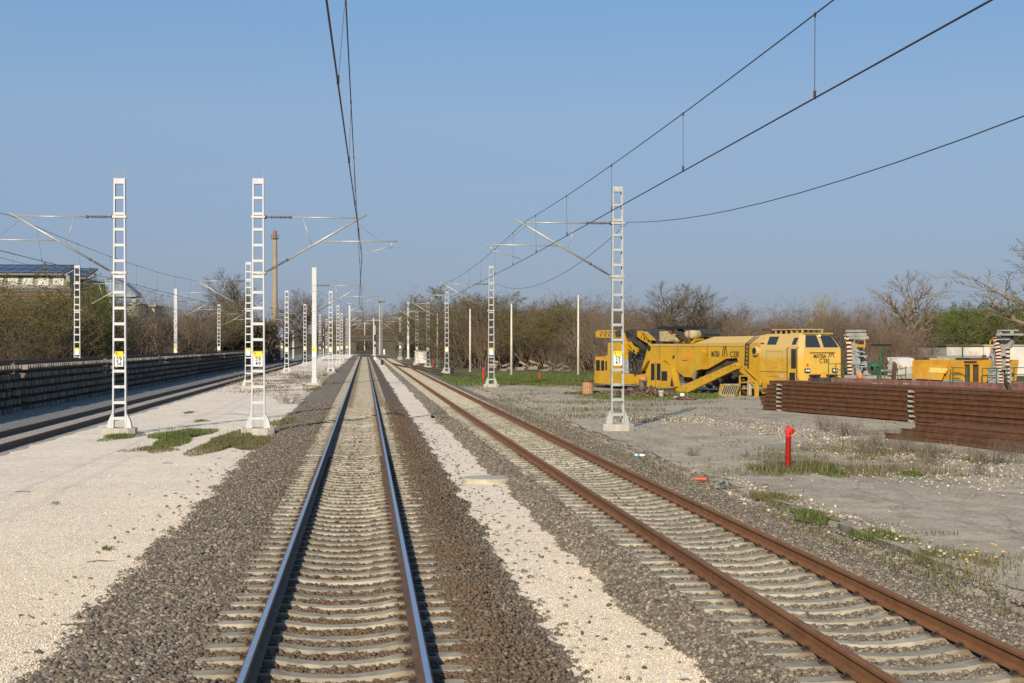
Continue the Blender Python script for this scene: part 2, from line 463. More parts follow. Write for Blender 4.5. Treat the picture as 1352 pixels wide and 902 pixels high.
def bed_right(x, y):
    c = right_x(y); w = .16 * nz(9, y, .5) + .10 * nz(12, y, 1.7) + .04 * nz(15, y, 7)
    xx = x - c
    if xx < -1: xx += -w + .22 * math.exp(-y / 30.0)
    if xx > 1.4: xx += w
    if xx < -1: xx += 1.5 * math.exp(-((y - 63) / 2.0) ** 2)   # ballast spilt across the strip
    z = lerp_prof(P_RIGHT, xx) + .012 * nz(x, y, 2.2) + .008 * nz(x, y, 6)
    return z
def bed_left(x, y):
    xx = x - LEFTX; w = .2 * nz(21, y, .5) + .1 * nz(24, y, 1.9)
    if xx > 1.4: xx += w
    return lerp_prof(P_LEFT, xx) + .015 * nz(x, y, 2.5)
YB = ysteps(-8, 440, .01, .14)
grid('ballast_bed_main', [MAINX + x for x in np.linspace(-3.35, 3.05, 70)], YB, lambda x, y: bed_main(x - MAINX, y), MT['ballast_main'])
grid('ballast_bed_right', list(np.linspace(2.85, 8.1, 60)), YB, bed_right, MT['ballast_right'])
grid('ballast_bed_left', list(np.linspace(LEFTX - 1.9, LEFTX + 2.2, 30)), YS, bed_left, MT['ballast_left'])
# raised yard with a crumbling edge towards the track
def yj(x, y):
    if x < 7.9: x = 7.93 + .16 * nz(31, y, .8) + .10 * nz(34, y, 2.6) + .03 * nz(37, y, 9); x = min(x, 8.12)
    return x
def yz(x, y):
    return yard_z(x, y)
xy_ = [7.85] + list(np.linspace(8.15, 14, 24)) + list(np.linspace(14.5, 40, 30))
yo = grid('yard', xy_, ysteps(8, 118, .01, .2), yz, MT['yard'], xj=yj)
# a skirt under the edge (the broken side of the pavement)
mb = MB(); yy = ysteps(8, 118, .01, .2)
for a, b_ in zip(yy, yy[1:]):
    xa, xb = yj(7.85, a), yj(7.85, b_)
    mb.add([(xa, a, yz(xa, a)), (xb, b_, yz(xb, b_)), (xb - .05, b_, -.05), (xa - .05, a, -.05)], [(0, 1, 2, 3)])
tag(mb.build('yard_edge', M('broken asphalt edge', (.10, .088, .07), .95, 0, (.20, .175, .14), 4, .4, .65, 30, .8, objc=False)), kind='structure')
grid('ditch', [6.9, 7.3, 7.6, 7.95, 8.05], YS, lambda x, y: (.13 if x > 7.7 else .0 if x < 7.2 else .05) + .04 * nz(x, y, 1.1) + .02 * nz(x, y, 4), MT['yard'])
# far hillside
mbh = []
def hz(x, y):
    t = max(0.0, min(1.0, (y - 560) / 240.0)); t = t * t * (3 - 2 * t)
    return .0 + t * max(.5, (13 + 3 * nz(x, y, .006) + 3.0 * nz(x, 3, .02)) * math.exp(-((x - 10) / 75.0) ** 2))
grid('hill', list(np.linspace(-420, 520, 95)), list(np.linspace(560, 1000, 24)), hz, MT['hill'])

# ------------------------------------------------------------------ stones
def stones(name, pts, size, mat, lo=False, flat=.75, label=None):
    n = len(pts)
    if lo:
        B = np.array([(1, 0, 0), (-1, 0, 0), (0, 1, 0), (0, -1, 0), (0, 0, 1), (0, 0, -1)], float)
        T = np.array([(0, 2, 4), (2, 1, 4), (1, 3, 4), (3, 0, 4), (2, 0, 5), (1, 2, 5), (3, 1, 5), (0, 3, 5)])
    else:
        g = (1 + 5 ** .5) / 2
        B = np.array([(-1, g, 0), (1, g, 0), (-1, -g, 0), (1, -g, 0), (0, -1, g), (0, 1, g), (0, -1, -g), (0, 1, -g), (g, 0, -1), (g, 0, 1), (-g, 0, -1), (-g, 0, 1)], float) / 1.9
        T = np.array([(0, 11, 5), (0, 5, 1), (0, 1, 7), (0, 7, 10), (0, 10, 11), (1, 5, 9), (5, 11, 4), (11, 10, 2), (10, 7, 6), (7, 1, 8), (3, 9, 4), (3, 4, 2), (3, 2, 6), (3, 6, 8), (3, 8, 9), (4, 9, 5), (2, 4, 11), (6, 2, 10), (8, 6, 7), (9, 8, 1)])
    nb = len(B)
    V = np.repeat(B[None], n, 0) * (1 + NR.uniform(-.38, .38, (n, nb, 1)))
    V = V + NR.uniform(-.12, .12, V.shape)
    V *= NR.uniform(.65, 1.25, (n, 1, 3))
    q = NR.normal(size=(n, 4)); q /= np.linalg.norm(q, axis=1)[:, None]
    a, b_, c, d = q.T
    Rm = np.stack([np.stack([1 - 2 * (c * c + d * d), 2 * (b_ * c - a * d), 2 * (b_ * d + a * c)], 1),
                   np.stack([2 * (b_ * c + a * d), 1 - 2 * (b_ * b_ + d * d), 2 * (c * d - a * b_)], 1),
                   np.stack([2 * (b_ * d - a * c), 2 * (c * d + a * b_), 1 - 2 * (b_ * b_ + c * c)], 1)], 1)
    V = np.einsum('nij,nkj->nki', Rm, V)
    V[:, :, 2] *= flat
    s = np.asarray(size); s = np.full(n, s) if s.ndim == 0 else s
    V = V * s[:, None, None] + pts[:, None, :]
    Fc = (T[None] + (np.arange(n) * nb)[:, None, None]).reshape(-1, 3)
    o = npmesh(name, V.reshape(-1, 3), Fc, 3, mat)
    tag(o, label, 'stones', kind='stuff'); return o
def scatter_bed(fz, xlo, xhi, y0, y1, dens, keep):
    n = int((xhi - xlo) * (y1 - y0) * dens)
    X = NR.uniform(xlo, xhi, n); Y = NR.uniform(y0, y1, n)
    out = []
    for x, y in zip(X, Y):
        if not keep(x, y): continue
        z = fz(x, y)
        if z < -.06: continue
        out.append((x, y, z + rnd.uniform(-.008, .016)))
    return np.array(out)
SP = .6
def keep_main(x, y):
    dx = x - MAINX
    for r in (-.7525, .7525):
        if abs(dx - r) < .085: return False
    if abs(dx) < 1.3:
        ph = (y / SP) % 1.0
        if .27 < ph < .73: return rnd.random() < .06 + (.8 if abs(dx) > (1.05 if dx > 0 else 1.16) else 0)
    return dx > -3.0 and bed_main(dx, y) > (.19 if dx < 0 else -.0)
def keep_right(x, y):
    dx = x - right_x(y)
    for r in (-.7525, .7525):
        if abs(dx - r) < .085: return False
    if abs(dx) < 1.3:
        ph = (y / SP + .3) % 1.0
        if .27 < ph < .73: return rnd.random() < .05 + (.8 if abs(dx) > 1.12 else 0)
    return True
fm = lambda x, y: bed_main(x - MAINX, y)
pa = scatter_bed(fm, -3.2, 2.5, 11.3, 24, 620, keep_main)
stones('ballast_stones_main', pa, NR.uniform(.017, .036, len(pa)), MT['stones_main'], label='angular brown grey ballast heaped around the polished main track')
thin = lambda y: y < 38 or rnd.random() < (82 - y) / 44
pb = scatter_bed(fm, -3.4, 2.5, 24, 82, 300, lambda x, y: thin(y) and keep_main(x, y))
stones('ballast_stones_main', pb, NR.uniform(.02, .04, len(pb)), MT['stones_main'], True, label='angular brown grey ballast heaped around the polished main track')
pa = scatter_bed(bed_right, 2.95, 7.9, 11.3, 26, 560, keep_right)
stones('ballast_stones_right', pa, NR.uniform(.017, .036, len(pa)), MT['stones_right'], label='angular grey ballast heaped around the rusty right hand track')
pb = scatter_bed(bed_right, 2.8, 7.6, 26, 82, 260, lambda x, y: thin(y) and keep_right(x, y))
stones('ballast_stones_right', pb, NR.uniform(.02, .04, len(pb)), MT['stones_right'], True, label='angular grey ballast heaped around the rusty right hand track')
dp = np.array([(x, y, (.13 if x > 7.7 else .07) + .04 * nz(x, y, 1.1)) for x, y in zip(7.0 + 1.1 * NR.random(9000), 12 + 50 * NR.random(9000) ** 1.2)])
stones('ditch_stones', dp, NR.uniform(.012, .035, len(dp)), MT['stones_right'], True, label='stones and soil crumbs in the ditch beside the yard edge')
# strays on the white strip and on the left gravel
st = []
for k in range(1500):
    y = 11 + 50 * rnd.random() ** 1.4
    if rnd.random() < .62:
        e = rnd.expovariate(3.2); x = 2.0 + e if rnd.random() < .5 else 3.6 - e * .8
        if not 1.9 < x < 3.7: continue
        z = .03
    else:
        x = -2.75 - rnd.expovariate(2.6); z = .222
    st.append((x, y, z))
st = np.array(st)
stones('stray_stones', st, NR.uniform(.018, .04, len(st)), MT['stones_right'], label='loose dark ballast stones strewn over the white gravel')
# light pebbles lying on the near gravel give it relief
n = 90000
X = np.where(NR.random(n) < .72, NR.uniform(-7, -2.75, n), NR.uniform(2.05, 3.7, n)); Y = 11 + np.minimum(NR.exponential(8.5, n), 45)
pz = np.array([(x, y, .222 + .02 * nz(x, y, .6) if x < 0 else .027 + .015 * nz(x, y, .7)) for x, y in zip(X, Y)])
stones('gravel_chips', pz, NR.uniform(.006, .012, n), stone_mat('white limestone chips', [(a, (c[0] * .93, c[1] * .93, c[2] * .92)) for a, c in WHITE]), True, label='small white limestone chips covering the ground beside the tracks')

# ------------------------------------------------------------------ railway tracks
def rail_section():
    h = [(-.036, .162), (-.033, .168), (-.024, .172), (.024, .172), (.033, .168), (.036, .162), (.036, .135), (.010, .122), (.009, .035), (.06, .018), (.075, .012), (.075, 0), (-.075, 0), (-.075, .012), (-.06, .018), (-.009, .035), (-.010, .122), (-.036, .135)]
    return h
def rail_obj(name, fx, off, ys, ztop, mats, parent, fz=None):
    sec = rail_section(); n = len(sec); mb = MB(); vs = []; pts = [(fx(y) if callable(fx) else None, y) for y in ys]
    for i, (x, y) in enumerate(pts):
        x2, y2 = pts[min(i + 1, len(pts) - 1)]; x1, y1 = pts[max(i - 1, 0)]
        d = Vector((x2 - x1, y2 - y1, 0)).normalized(); nr = Vector((d.y, -d.x, 0))
        for (a, h) in sec:
            vs.append((x + nr.x * (off + a), y + nr.y * (off + a), ztop - .172 + h))
    fs = []; mi = []
    for i in range(len(pts) - 1):
        for j in range(n):
            fs.append((i * n + j, i * n + (j + 1) % n, (i + 1) * n + (j + 1) % n, (i + 1) * n + j)); mi.append(1 if j == 2 and len(mats) > 1 else 0)
    fs.append(tuple(range(n))); fs.append(tuple(range((len(pts) - 1) * n, len(pts) * n))); mi += [0, 0]
    mb.v, mb.f, mb.mi = vs, fs, mi
    return mb.build(name, mats, parent, fix=True)
def sleeper_mb(zt=.318, dz=.055, h=.2):
    """concrete sleeper along x: sloping sides, sunken middle"""
    mb = MB(); st = [(-1.3, .0, .85), (-1.27, .0, 1), (-.98, .004, 1), (-.55, .0, 1), (-.42, -.028, .9), (-.15, -dz, .82), (.15, -dz, .82), (.42, -.028, .9), (.55, 0, 1), (.98, .004, 1), (1.27, 0, 1), (1.3, 0, .85)]
    vs = []
    for x, d, k in st:
        z = zt + d; wt, wb = .105 * k, .15 * k
        vs += [(x, -wb, zt - h), (x, -wt - .012, z - .012), (x, -wt, z), (x, wt, z), (x, wt + .012, z - .012), (x, wb, zt - h)]
    n = 6; fs = []
    for i in range(len(st) - 1):
        for j in range(n): fs.append((i * n + j, i * n + (j + 1) % n, (i + 1) * n + (j + 1) % n, (i + 1) * n + j))
    fs += [tuple(range(n)), tuple(range((len(st) - 1) * n, len(st) * n))]
    mb.add(vs, fs); return mb
def clip_mb(sx):
    mb = MB(); pts = []
    for t in np.linspace(-.5, 3.9, 9):
        pts.append((sx * (.082 + .03 * (1 - math.cos(t))), .05 * math.sin(t), .34 + .016 * math.sin(t * 1.4)))
    mb.path(pts, .0095, 5)
    mb.bb((sx * .06, -.05, .318), (sx * .15, .05, .335))
    return mb
def lay_sleepers(root, fx, phase, y0, y1, nclip, mat):
    me = sleeper_mb().build('sleeper', mat, root, fix=True)
    cl = [clip_mb(-1).build('rail_clip', MT['clip'], me), clip_mb(1).build('rail_clip', MT['clip'], me)]
    for c, s in zip(cl, (-1, 1)): c.location = (-.7525, 0, 0)
    c3 = [c.copy() for c in cl]
    for c in c3: COL.objects.link(c); c.location = (.7525, 0, 0)
    ys = []; k = math.ceil(y0 / SP)
    while True:
        y = (k + .5 - phase) * SP
        if y > y1: break
        ys.append(y); k += 1
    first = True
    for i, y in enumerate(ys[:100]):
        if first: o = me; first = False
        else:
            o = me.copy(); COL.objects.link(o)
            if i < nclip:
                for ch in cl + c3:
                    d = ch.copy(); COL.objects.link(d); d.parent = o
        o.location = (fx(y) + rnd.uniform(-.012, .012), y + rnd.uniform(-.012, .012), rnd.uniform(-.006, .004))
        o.rotation_euler = (0, 0, rnd.uniform(-.008, .008))
    s = sleeper_mb(); base = np.array(s.v); mb = MB(); mb.v = []; 
    for y in ys[100:]: mb.add(base + np.array((fx(y), y, 0)), s.f)
    if ys[100:]:
        o = mb.build('sleeper', mat, root, fix=True); tag(o, kind='stuff')
main = empty('railway_track', (0, 0, 0))
tag(main, 'polished double railed main track on concrete sleepers running straight ahead under the camera', 'railway track')
YR = list(np.linspace(-6, 120, 40)) + list(np.linspace(130, 430, 30))
def main_x(y): return MAINX - (max(0, y - 360) / 100.0) ** 2 * 1.5
for off in (-.7525, .7525): rail_obj('rail', main_x, off, YR, .5, [MT['rail_main'], MT['rail_top']], main)
lay_sleepers(main, main_x, 0, 10, 360, 48, MT['sleeper'])
rt = empty('railway_track', (0, 0, 0))
tag(rt, 'rusty right hand track on concrete sleepers, curving towards the main track', 'railway track')
YRR = list(np.linspace(8, 120, 50)) + list(np.linspace(125, 335, 40))
for off in (-.7525, .7525): rail_obj('rail', right_x, off, YRR, .5, [MT['rail_right']], rt)
lay_sleepers(rt, right_x, .3, 10.6, 320, 48, MT['sleeper'])
lt = empty('railway_track', (0, 0, 0))
tag(lt, 'dark railed track buried in pale ballast beside the stacked track panels', 'railway track')
def left_x(y): return LEFTX
YL = list(np.linspace(10, 330, 60))
for off in (-.7525, .7525): rail_obj('rail', left_x, off, YL, .36, [MT['rail_dark']], lt)
# ------------------------------------------------------------------ catenary masts
FZ = .42
def cantilever(root, dr, reach=3.3, detail=True, zt=7.46, z0=5.6, mat=None):
    mat = mat or MT['tube']
    x0 = .22 * dr
    tip = Vector(((reach + .3) * dr, 0, zt + .12)); root_d = Vector((x0, 0, z0)); hang = Vector((reach * dr, 0, zt - .03))
    dd = (tip - root_d)
    mb = MB(); p1 = root_d + dd * .22
    mb.tube(p1, tip, .034, n=8)
    can = mb.build('cantilever', mat, root, True)
    mb = MB(); mb.tube((x0 + dr * .85, 0, zt), (hang.x, 0, zt), .022, n=6); mb.build('top_tube', mat, can, True)
    # registration tube and steady arm
    pm = root_d + dd * .55; zr = pm.z - .03
    rx = (reach + 1.35) * dr
    mb = MB(); mb.tube((pm.x, 0, zr), (rx, 0, zr + .02), .022, n=6)
    mb.build('registration_tube', mat, can, True)
    cx = (reach + .1) * dr
    mb = MB(); mb.tube((rx - .2 * dr, 0, zr), (rx - .2 * dr, 0, zr - .22), .02, n=6)
    mb.path([(rx - .2 * dr, 0, zr - .2), (rx - .45 * dr, 0, zr - .2), (cx, 0, 6.18)], .014, 5)
    mb.build('steady_arm', mat, can, True)
    if detail:
        mb = MB(); pt = Vector((x0 + dr * 1.25, 0, zt)); pb = root_d + dd * .46
        mb.tube(pt, pb, .016, n=5); mb.build('strut', mat, can, True)
        mb = MB(); mb.tube(hang + Vector((-.05 * dr, 0, -.1)), (rx - .6 * dr, 0, zr), .005, n=4); mb.build('hanger_wire', MT['wire'], can)
        for a, b_ in ((Vector((x0, 0, zt)), Vector((x0 + dr * .85, 0, zt))), (root_d, p1)):
            mb = MB(); d = b_ - a; ln = d.length; d.normalize()
            mb.tube(a, b_, .022, n=6)
            for k in range(7):
                c = a + d * (ln * (.25 + .09 * k)); mb.tube(c - d * .012, c + d * .012, .05, n=8)
            mb.tube(a - d * .03, a + d * .06, .06, n=6); mb.tube(b_ - d * .05, b_ + d * .03, .05, n=6)
            mb.build('insulator', MT['insul'], can, True)
    return can
def foundation(root, w=.95, z=FZ):
    mb = MB(); b = .06
    mb.lathe((0, 0, 0), [(w * .62, -.2), (w * .62, z - .04), (w * .58, z)], 12)
    mb.v = [(max(-w / 2, min(w / 2, x)) * 1.15, max(-w / 2, min(w / 2, y)), zz) for x, y, zz in mb.v]
    mb.build('foundation', MT['concrete'], root)
def sign(root, top, bottom, zc=2.72, w=.27, y=-.125, steel=None):
    """yellow warning plate over a white number plate, facing the oncoming train"""
    mb = MB(); mb.bb((-w / 2, y - .012, zc - .25), (w / 2, y, zc + .07))
    s = mb.build('number_plate', MT['white_plate'], root)
    mb = MB(); mb.bb((-w / 2, y - .013, zc + .075), (w / 2, y, zc + .25))
    yp = mb.build('warning_plate', MT['yellow_plate'], root)
    fm_ = Matrix.Translation((0, y - .014, 0)) @ Matrix.Rotation(R(90), 4, 'X')
    if top:
        text_mesh(top, .195, 'number', MT['black_ink'], s, Matrix.Translation((0, y - .016, zc - .01)) @ Matrix.Rotation(R(90), 4, 'X'), .002, .005)
        text_mesh(bottom, .195, 'number', MT['black_ink'], s, Matrix.Translation((0, y - .016, zc - .16)) @ Matrix.Rotation(R(90), 4, 'X'), .002, .005)
        mb = MB(); yy = y - .0175; x0 = -w / 2 + .055; z0 = zc + .165
        mb.add([(x0 - .005, yy, z0 + .06), (x0 + .03, yy, z0 + .06), (x0 + .005, yy, z0 + .01), (x0 + .025, yy, z0 + .01), (x0 - .02, yy, z0 - .06), (x0 - .005, yy, z0 - .005), (x0 - .025, yy, z0 - .005)], [(0, 1, 2, 6), (2, 3, 4, 5, 6)])
        mb.build('lightning_mark', MT['red_ink'], yp)
def lattice_mast(detail, dr, steel, ztop=8.75, signed=True):
    root = empty('catenary_mast')
    foundation(root)
    hw = lambda z: .225 - .045 * (z - FZ) / 8.3
    for sx in (-1, 1):
        mb = MB()
        if detail:   # channel section: web and two flanges
            for (xo, yo, wx, wy) in ((0, 0, .014, .2), (-sx * .02, -.1, .046, .014), (-sx * .02, .1, .046, .014)):
                a = Vector((sx * hw(FZ) + xo, yo, FZ)); b_ = Vector((sx * hw(ztop) + xo, yo, ztop))
                mb.bar(a, b_, wx, wy, (0, 1, 0))
        else:
            mb.bar((sx * (hw(FZ) - .03), 0, FZ), (sx * (hw(ztop) - .03), 0, ztop), .06, .2, (0, 1, 0))
        mb.build('post', steel, root)
    zs = np.arange(FZ + .32, ztop - .35, .525)
    lat = None
    for i, z in enumerate(list(zs) + [ztop - .10]):
        mb = MB() if (detail or lat is None) else lat
        h = .092 if i < len(zs) else .18
        w_ = hw(z) - .04
        for y in (-.104, .104): mb.bb((-w_ - .01, y - .005, z - h / 2), (w_ + .01, y + .005, z + h / 2))
        mb.bb((-w_ - .005, -.098, z + h / 2 - .015), (w_ + .005, .098, z + h / 2 - .003))
        if detail: mb.build('batten', steel, root)
        else: lat = mb
    if lat is not None: lat.build('batten', steel, root)
    for sx in (-1, 1):
        mb = MB(); x = sx * (hw(FZ) + .012)
        for y in (-.11, .11):
            mb.add([(x, y, FZ), (x + sx * .17, y, FZ), (x + sx * .13, y, FZ + .22), (x, y, FZ + .5), (x, y + .014, FZ), (x + sx * .17, y + .014, FZ), (x + sx * .13, y + .014, FZ + .22), (x, y + .014, FZ + .5)],
                   [(0, 1, 2, 3), (7, 6, 5, 4), (0, 4, 5, 1), (1, 5, 6, 2), (2, 6, 7, 3), (3, 7, 4, 0)])
        mb.bb((x - sx * .05, -.16, FZ), (x + sx * .18, .17, FZ + .02))
        if detail: mb.tube((x + sx * .1, -.05, FZ), (x + sx * .1, -.05, FZ + .1), .018, n=6); mb.tube((x + sx * .1, .07, FZ), (x + sx * .1, .07, FZ + .1), .018, n=6)
        mb.build('base_gusset', steel, root)
    for z in (7.46, 5.6):
        mb = MB(); mb.bb((-hw(z) - .04, -.135, z - .035), (hw(z) + .04, -.118, z + .035)); mb.bb((-hw(z) - .04, .118, z - .035), (hw(z) + .04, .135, z + .035))
        mb.tube((dr * (hw(z) - .01), 0, z), (dr * (hw(z) + .09), 0, z), .06, n=6); mb.tube((-dr * (hw(z) - .02), 0, z), (-dr * (hw(z) + .06), 0, z), .04, n=6)
        mb.build('bracket', MT['tube'], root)
    cantilever(root, dr, detail=detail)
    return root
def solid_mast(dr, steel, ztop=8.75, can=True, w=.33):
    root = empty('catenary_mast'); foundation(root)
    mb = MB(); mb.bb((-w / 2, -w / 2, FZ), (w / 2, w / 2, ztop))
    p = mb.build('post', steel, root)
    bv = p.modifiers.new('bevel', 'BEVEL'); bv.width = .02; bv.segments = 2
    mb = MB()
    for sx in (-1, 1):
        for sy in (-1, 1): mb.bar((sx * (w / 2 + .01), sy * .1, FZ + .02), (sx * (w / 2 + .01), sy * .1, FZ + .42), .03, .12, (0, 1, 0))
    mb.bb((-w / 2 - .1, -w / 2 - .1, FZ), (w / 2 + .1, w / 2 + .1, FZ + .02)); mb.build('base_plate', steel, root)
    for z in (7.46, 7.05, 5.6):
        mb = MB()
        for sx in (-1, 1): mb.bb((sx * (w / 2 + .003), -w / 2 - .02, z - .04), (sx * (w / 2 + .022), w / 2 + .02, z + .04))
        for sy in (-1, 1): mb.bb((-w / 2 - .03, sy * (w / 2 + .004), z - .04), (w / 2 + .03, sy * (w / 2 + .024), z + .04))
        mb.build('bracket', MT['tube'], root)
    mb = MB(); mb.bb((-w / 2 - .004, -w / 2 - .01, 2.72), (w / 2 + .004, -w / 2 - .003, 2.95)); mb.build('warning_plate', MT['yellow_plate'], root)
    mb = MB(); mb.bb((-w / 2 + .02, -w / 2 - .012, 2.35), (w / 2 - .02, -w / 2 - .004, 2.70)); mb.build('number_plate', MT['white_plate'], root)
    if can: cantilever(root, dr, detail=True)
    return root
def spikes(root, zt=8.75):
    for sx in (-1, 1):
        mb = MB(); mb.tube((sx * .165, 0, zt - .05), (sx * .165, 0, zt + .2), .015, n=5); mb.tube((sx * .165, 0, zt + .2), (sx * .185, -.02, zt + .42), .012, n=5)
        mb.build('bird_spike', MT['tube'], root)
def place(o, X, Y, label, group=None):
    o.location = (X, Y, 0); tag(o, label, 'catenary mast', group or 'overhead line masts along the tracks')
    return o
W, GV = MT['white_steel'], MT['galv']
# nearest three, numbered
pt = D(158, 455, 51.6); a = lattice_mast(True, -1, W); sign(a, '59', '36'); spikes(a); place(a, pt.x, 51.6, 'nearest white ladder mast at far left, numbered 59 36, arm over the buried track')
pt = D(341, 455, 51.2); a = lattice_mast(True, 1, W); sign(a, '59', '49', w=.3); spikes(a); place(a, pt.x, 51.2, 'nearest white ladder mast beside the main track, numbered 59 49, grass at its foot')
pt = D(815, 455, 52.6); a = lattice_mast(True, -1, GV); sign(a, '59', '47', w=.3); place(a, pt.x, 52.6, 'nearest grey galvanised ladder mast right of the rusty track, numbered 59 47')
M3X = pt.x
# prototypes for the others
LEFT_PTS, MID_PTS, RIGHT_PTS = [(-8.3, 51.6)], [(-3.6, 51.2)], [(8.9, 52.6)]
protoL = lattice_mast(True, -1, W); sign(protoL, None, None)
protoR = lattice_mast(True, 1, W); sign(protoR, None, None)
protoG = lattice_mast(True, -1, GV); sign(protoG, None, None)
farL = lattice_mast(False, -1, W); sign(farL, None, None)
farR = lattice_mast(False, 1, W); sign(farR, None, None)
farG = lattice_mast(False, -1, GV); sign(farG, None, None)
used = set()
def put(proto, px, Y, label, lst=None):
    o = proto if proto.name not in used else copy_tree(proto)
    used.add(proto.name)
    p = D(px, 455, Y); place(o, p.x, Y, label)
    if lst is not None: lst.append((p.x, Y))
put(protoL, 328, 103, 'white ladder mast half hidden behind the mast numbered 59 49, arm to the left', LEFT_PTS)
put(farL, 378.5, 157, 'white ladder mast right of the tall chimney, third in the left row', LEFT_PTS)
put(farL, 402.6, 210, 'thin white ladder mast just left of the solid white mast, fourth in the left row', LEFT_PTS)
put(farL, 422.5, 282, 'small white ladder mast just right of the solid white mast, fifth in the left row', LEFT_PTS)
put(farL, 431.2, 330, 'tiny white ladder mast, sixth and farthest in the left row', LEFT_PTS)
s = solid_mast(1, W); spikes(s); p = D(415, 455, 110); place(s, p.x, 110, 'solid white box section mast beside the main track, second in its row'); MID_PTS.append((p.x, 110))
put(farR, 436.5, 158, 'grey white ladder mast beside the main track, right after the solid white mast', MID_PTS)
put(farR, 446.2, 216, 'white ladder mast beside the main track, fourth in the middle row', MID_PTS)
put(farR, 451.0, 270, 'small ladder mast beside the main track, fifth in the middle row', MID_PTS)
put(farR, 457.8, 326, 'tiny ladder mast beside the main track, sixth in the middle row', MID_PTS)
s = solid_mast(1, W, 12.2, False, .4); p = D(461.5, 455, 350); place(s, p.x, 350, 'slim tall solid white mast at the far end of the middle row')
put(protoG, 648.5, 106.5, 'grey ladder mast second along the right hand row, red post at its left', RIGHT_PTS)
put(farG, 589.8, 158, 'small grey ladder mast third along the right hand row, dwarf signal at its foot', RIGHT_PTS)
put(farG, 565, 199, 'small grey ladder mast right of the white cabin', RIGHT_PTS)
put(farG, 550.4, 232, 'tiny grey ladder mast standing in front of the white cabin', RIGHT_PTS)
s = solid_mast(-1, W, 12.0, False, .42); p = D(538.8, 455, 316); place(s, p.x, 316, 'tall solid white mast left of the white cabin')
put(farG, 528.3, 318, 'grey ladder mast carrying a black signal head, left of the white cabin', RIGHT_PTS)
# the row beyond the stacked panels
FAR_PTS = []
put(protoR, 102, 108.5, 'white ladder mast behind the stacked track panels in front of the green tree', FAR_PTS)
s = solid_mast(1, W); spikes(s); p = D(232, 455, 153); place(s, p.x, 153, 'solid white mast rising behind the stacked track panels'); FAR_PTS.append((p.x, 153))
put(farR, 289, 213, 'white ladder mast behind the panels, left of the bare tree', FAR_PTS)
put(farR, 355, 330, 'tiny ladder mast behind the panels beside the chimney', FAR_PTS)
put(farR, 372, 345, 'tiny ladder mast behind the panels right of the chimney', FAR_PTS)
for n_, o in (('signal', None),):
    pass
# ------------------------------------------------------------------ overhead lines
def wire_poly(pts, r, n=5):
    mb = MB(); mb.path(pts, r, n); return mb
def overhead(label, sup, zm=7.46, zc=6.17, sag=.3, ndrop=7, stag=(-.2, .2)):
    root = empty('overhead_line'); tag(root, label, 'overhead wire', 'overhead wires above the tracks')
    con = []; mes = []; sg = lambda i: stag[i] if i < len(stag) else (.16 if i % 2 else -.16)
    drops = []
    for i_, ((x0, y0), (x1, y1)) in enumerate(zip(sup, sup[1:])):
        for k in range(16):
            t = k / 16; c_ = sg(i_) * (1 - t) + sg(i_ + 1) * t; x = x0 + (x1 - x0) * t; y = y0 + (y1 - y0) * t
            mes.append((x, y, zm - sag * 4 * t * (1 - t))); con.append((x + c_, y, zc))
        for k in range(ndrop):
            t = (k + .5) / ndrop; c_ = sg(i_) * (1 - t) + sg(i_ + 1) * t; x = x0 + (x1 - x0) * t; y = y0 + (y1 - y0) * t
            drops.append(((x, y, zm - sag * 4 * t * (1 - t)), (x + c_, y, zc)))
    x1, y1 = sup[-1]; mes.append((x1, y1, zm)); con.append((x1 + sg(len(sup) - 1), y1, zc))
    wire_poly(con, .0115).build('contact_wire', MT['wire'], root)
    wire_poly(mes, .0095).build('messenger_wire', MT['wire'], root)
    for a, b_ in drops[:40]:
        mb = MB(); mb.tube(a, b_, .0055, n=4); mb.tube((b_[0], b_[1], b_[2] - .01), (b_[0], b_[1], b_[2] + .09), .018, n=5); mb.tube((a[0], a[1], a[2] - .04), (a[0], a[1], a[2] + .02), .014, n=5)
        mb.build('dropper', MT['wire'], root)
MX = lambda dy: [(x + dy, y) for x, y in MID_PTS]
sup = [(-.2, -1.5)] + [(-.25, y) for i, (x, y) in enumerate(MID_PTS)]
overhead('contact and messenger wire with droppers above the polished main track', sup, stag=(-.22, .16))
sup = [(5.34, -1.5)] + [(x - 3.38, y) for x, y in RIGHT_PTS[:6]]
overhead('contact and messenger wire with droppers above the rusty right track', sup, stag=(-.02, .02))
sup = [(-11.6, -1.5)] + [(x - 3.35, y) for x, y in LEFT_PTS]
overhead('contact and messenger wire with droppers above the buried left track', sup)
sup = [(FAR_PTS[0][0] + 3.4, 55)] + [(x + 3.3, y) for x, y in FAR_PTS[:4]]
overhead('contact and messenger wire beyond the stacked track panels', sup)
# feeder hanging from mast to mast on the right
fp = []; rp = [(8.95, -1.5)] + RIGHT_PTS[:6]
for (x0, y0), (x1, y1) in zip(rp, rp[1:]):
    for k in range(18):
        t = k / 18; fp.append((x0 + .32 + (x1 - x0) * t, y0 + (y1 - y0) * t, 7.5 - 1.12 * 4 * t * (1 - t)))
tag(wire_poly(fp, .0105).build('feeder_cable', MT['wire']), 'single slack cable hanging from mast to mast along the right hand row', 'cable')
# tie wires between the arms on the far middle masts
tp = []
for k in range(13):
    t = k / 12; a = D(415, 382, 110); b_ = Vector((-.2, 158, 6.9)); p = a.lerp(b_, t); tp.append((p.x, p.y, p.z - .35 * 4 * t * (1 - t) * .5))
tag(wire_poly(tp, .009).build('feeder_cable', MT['wire']), 'thin cable running from the solid white mast down the line', 'cable')

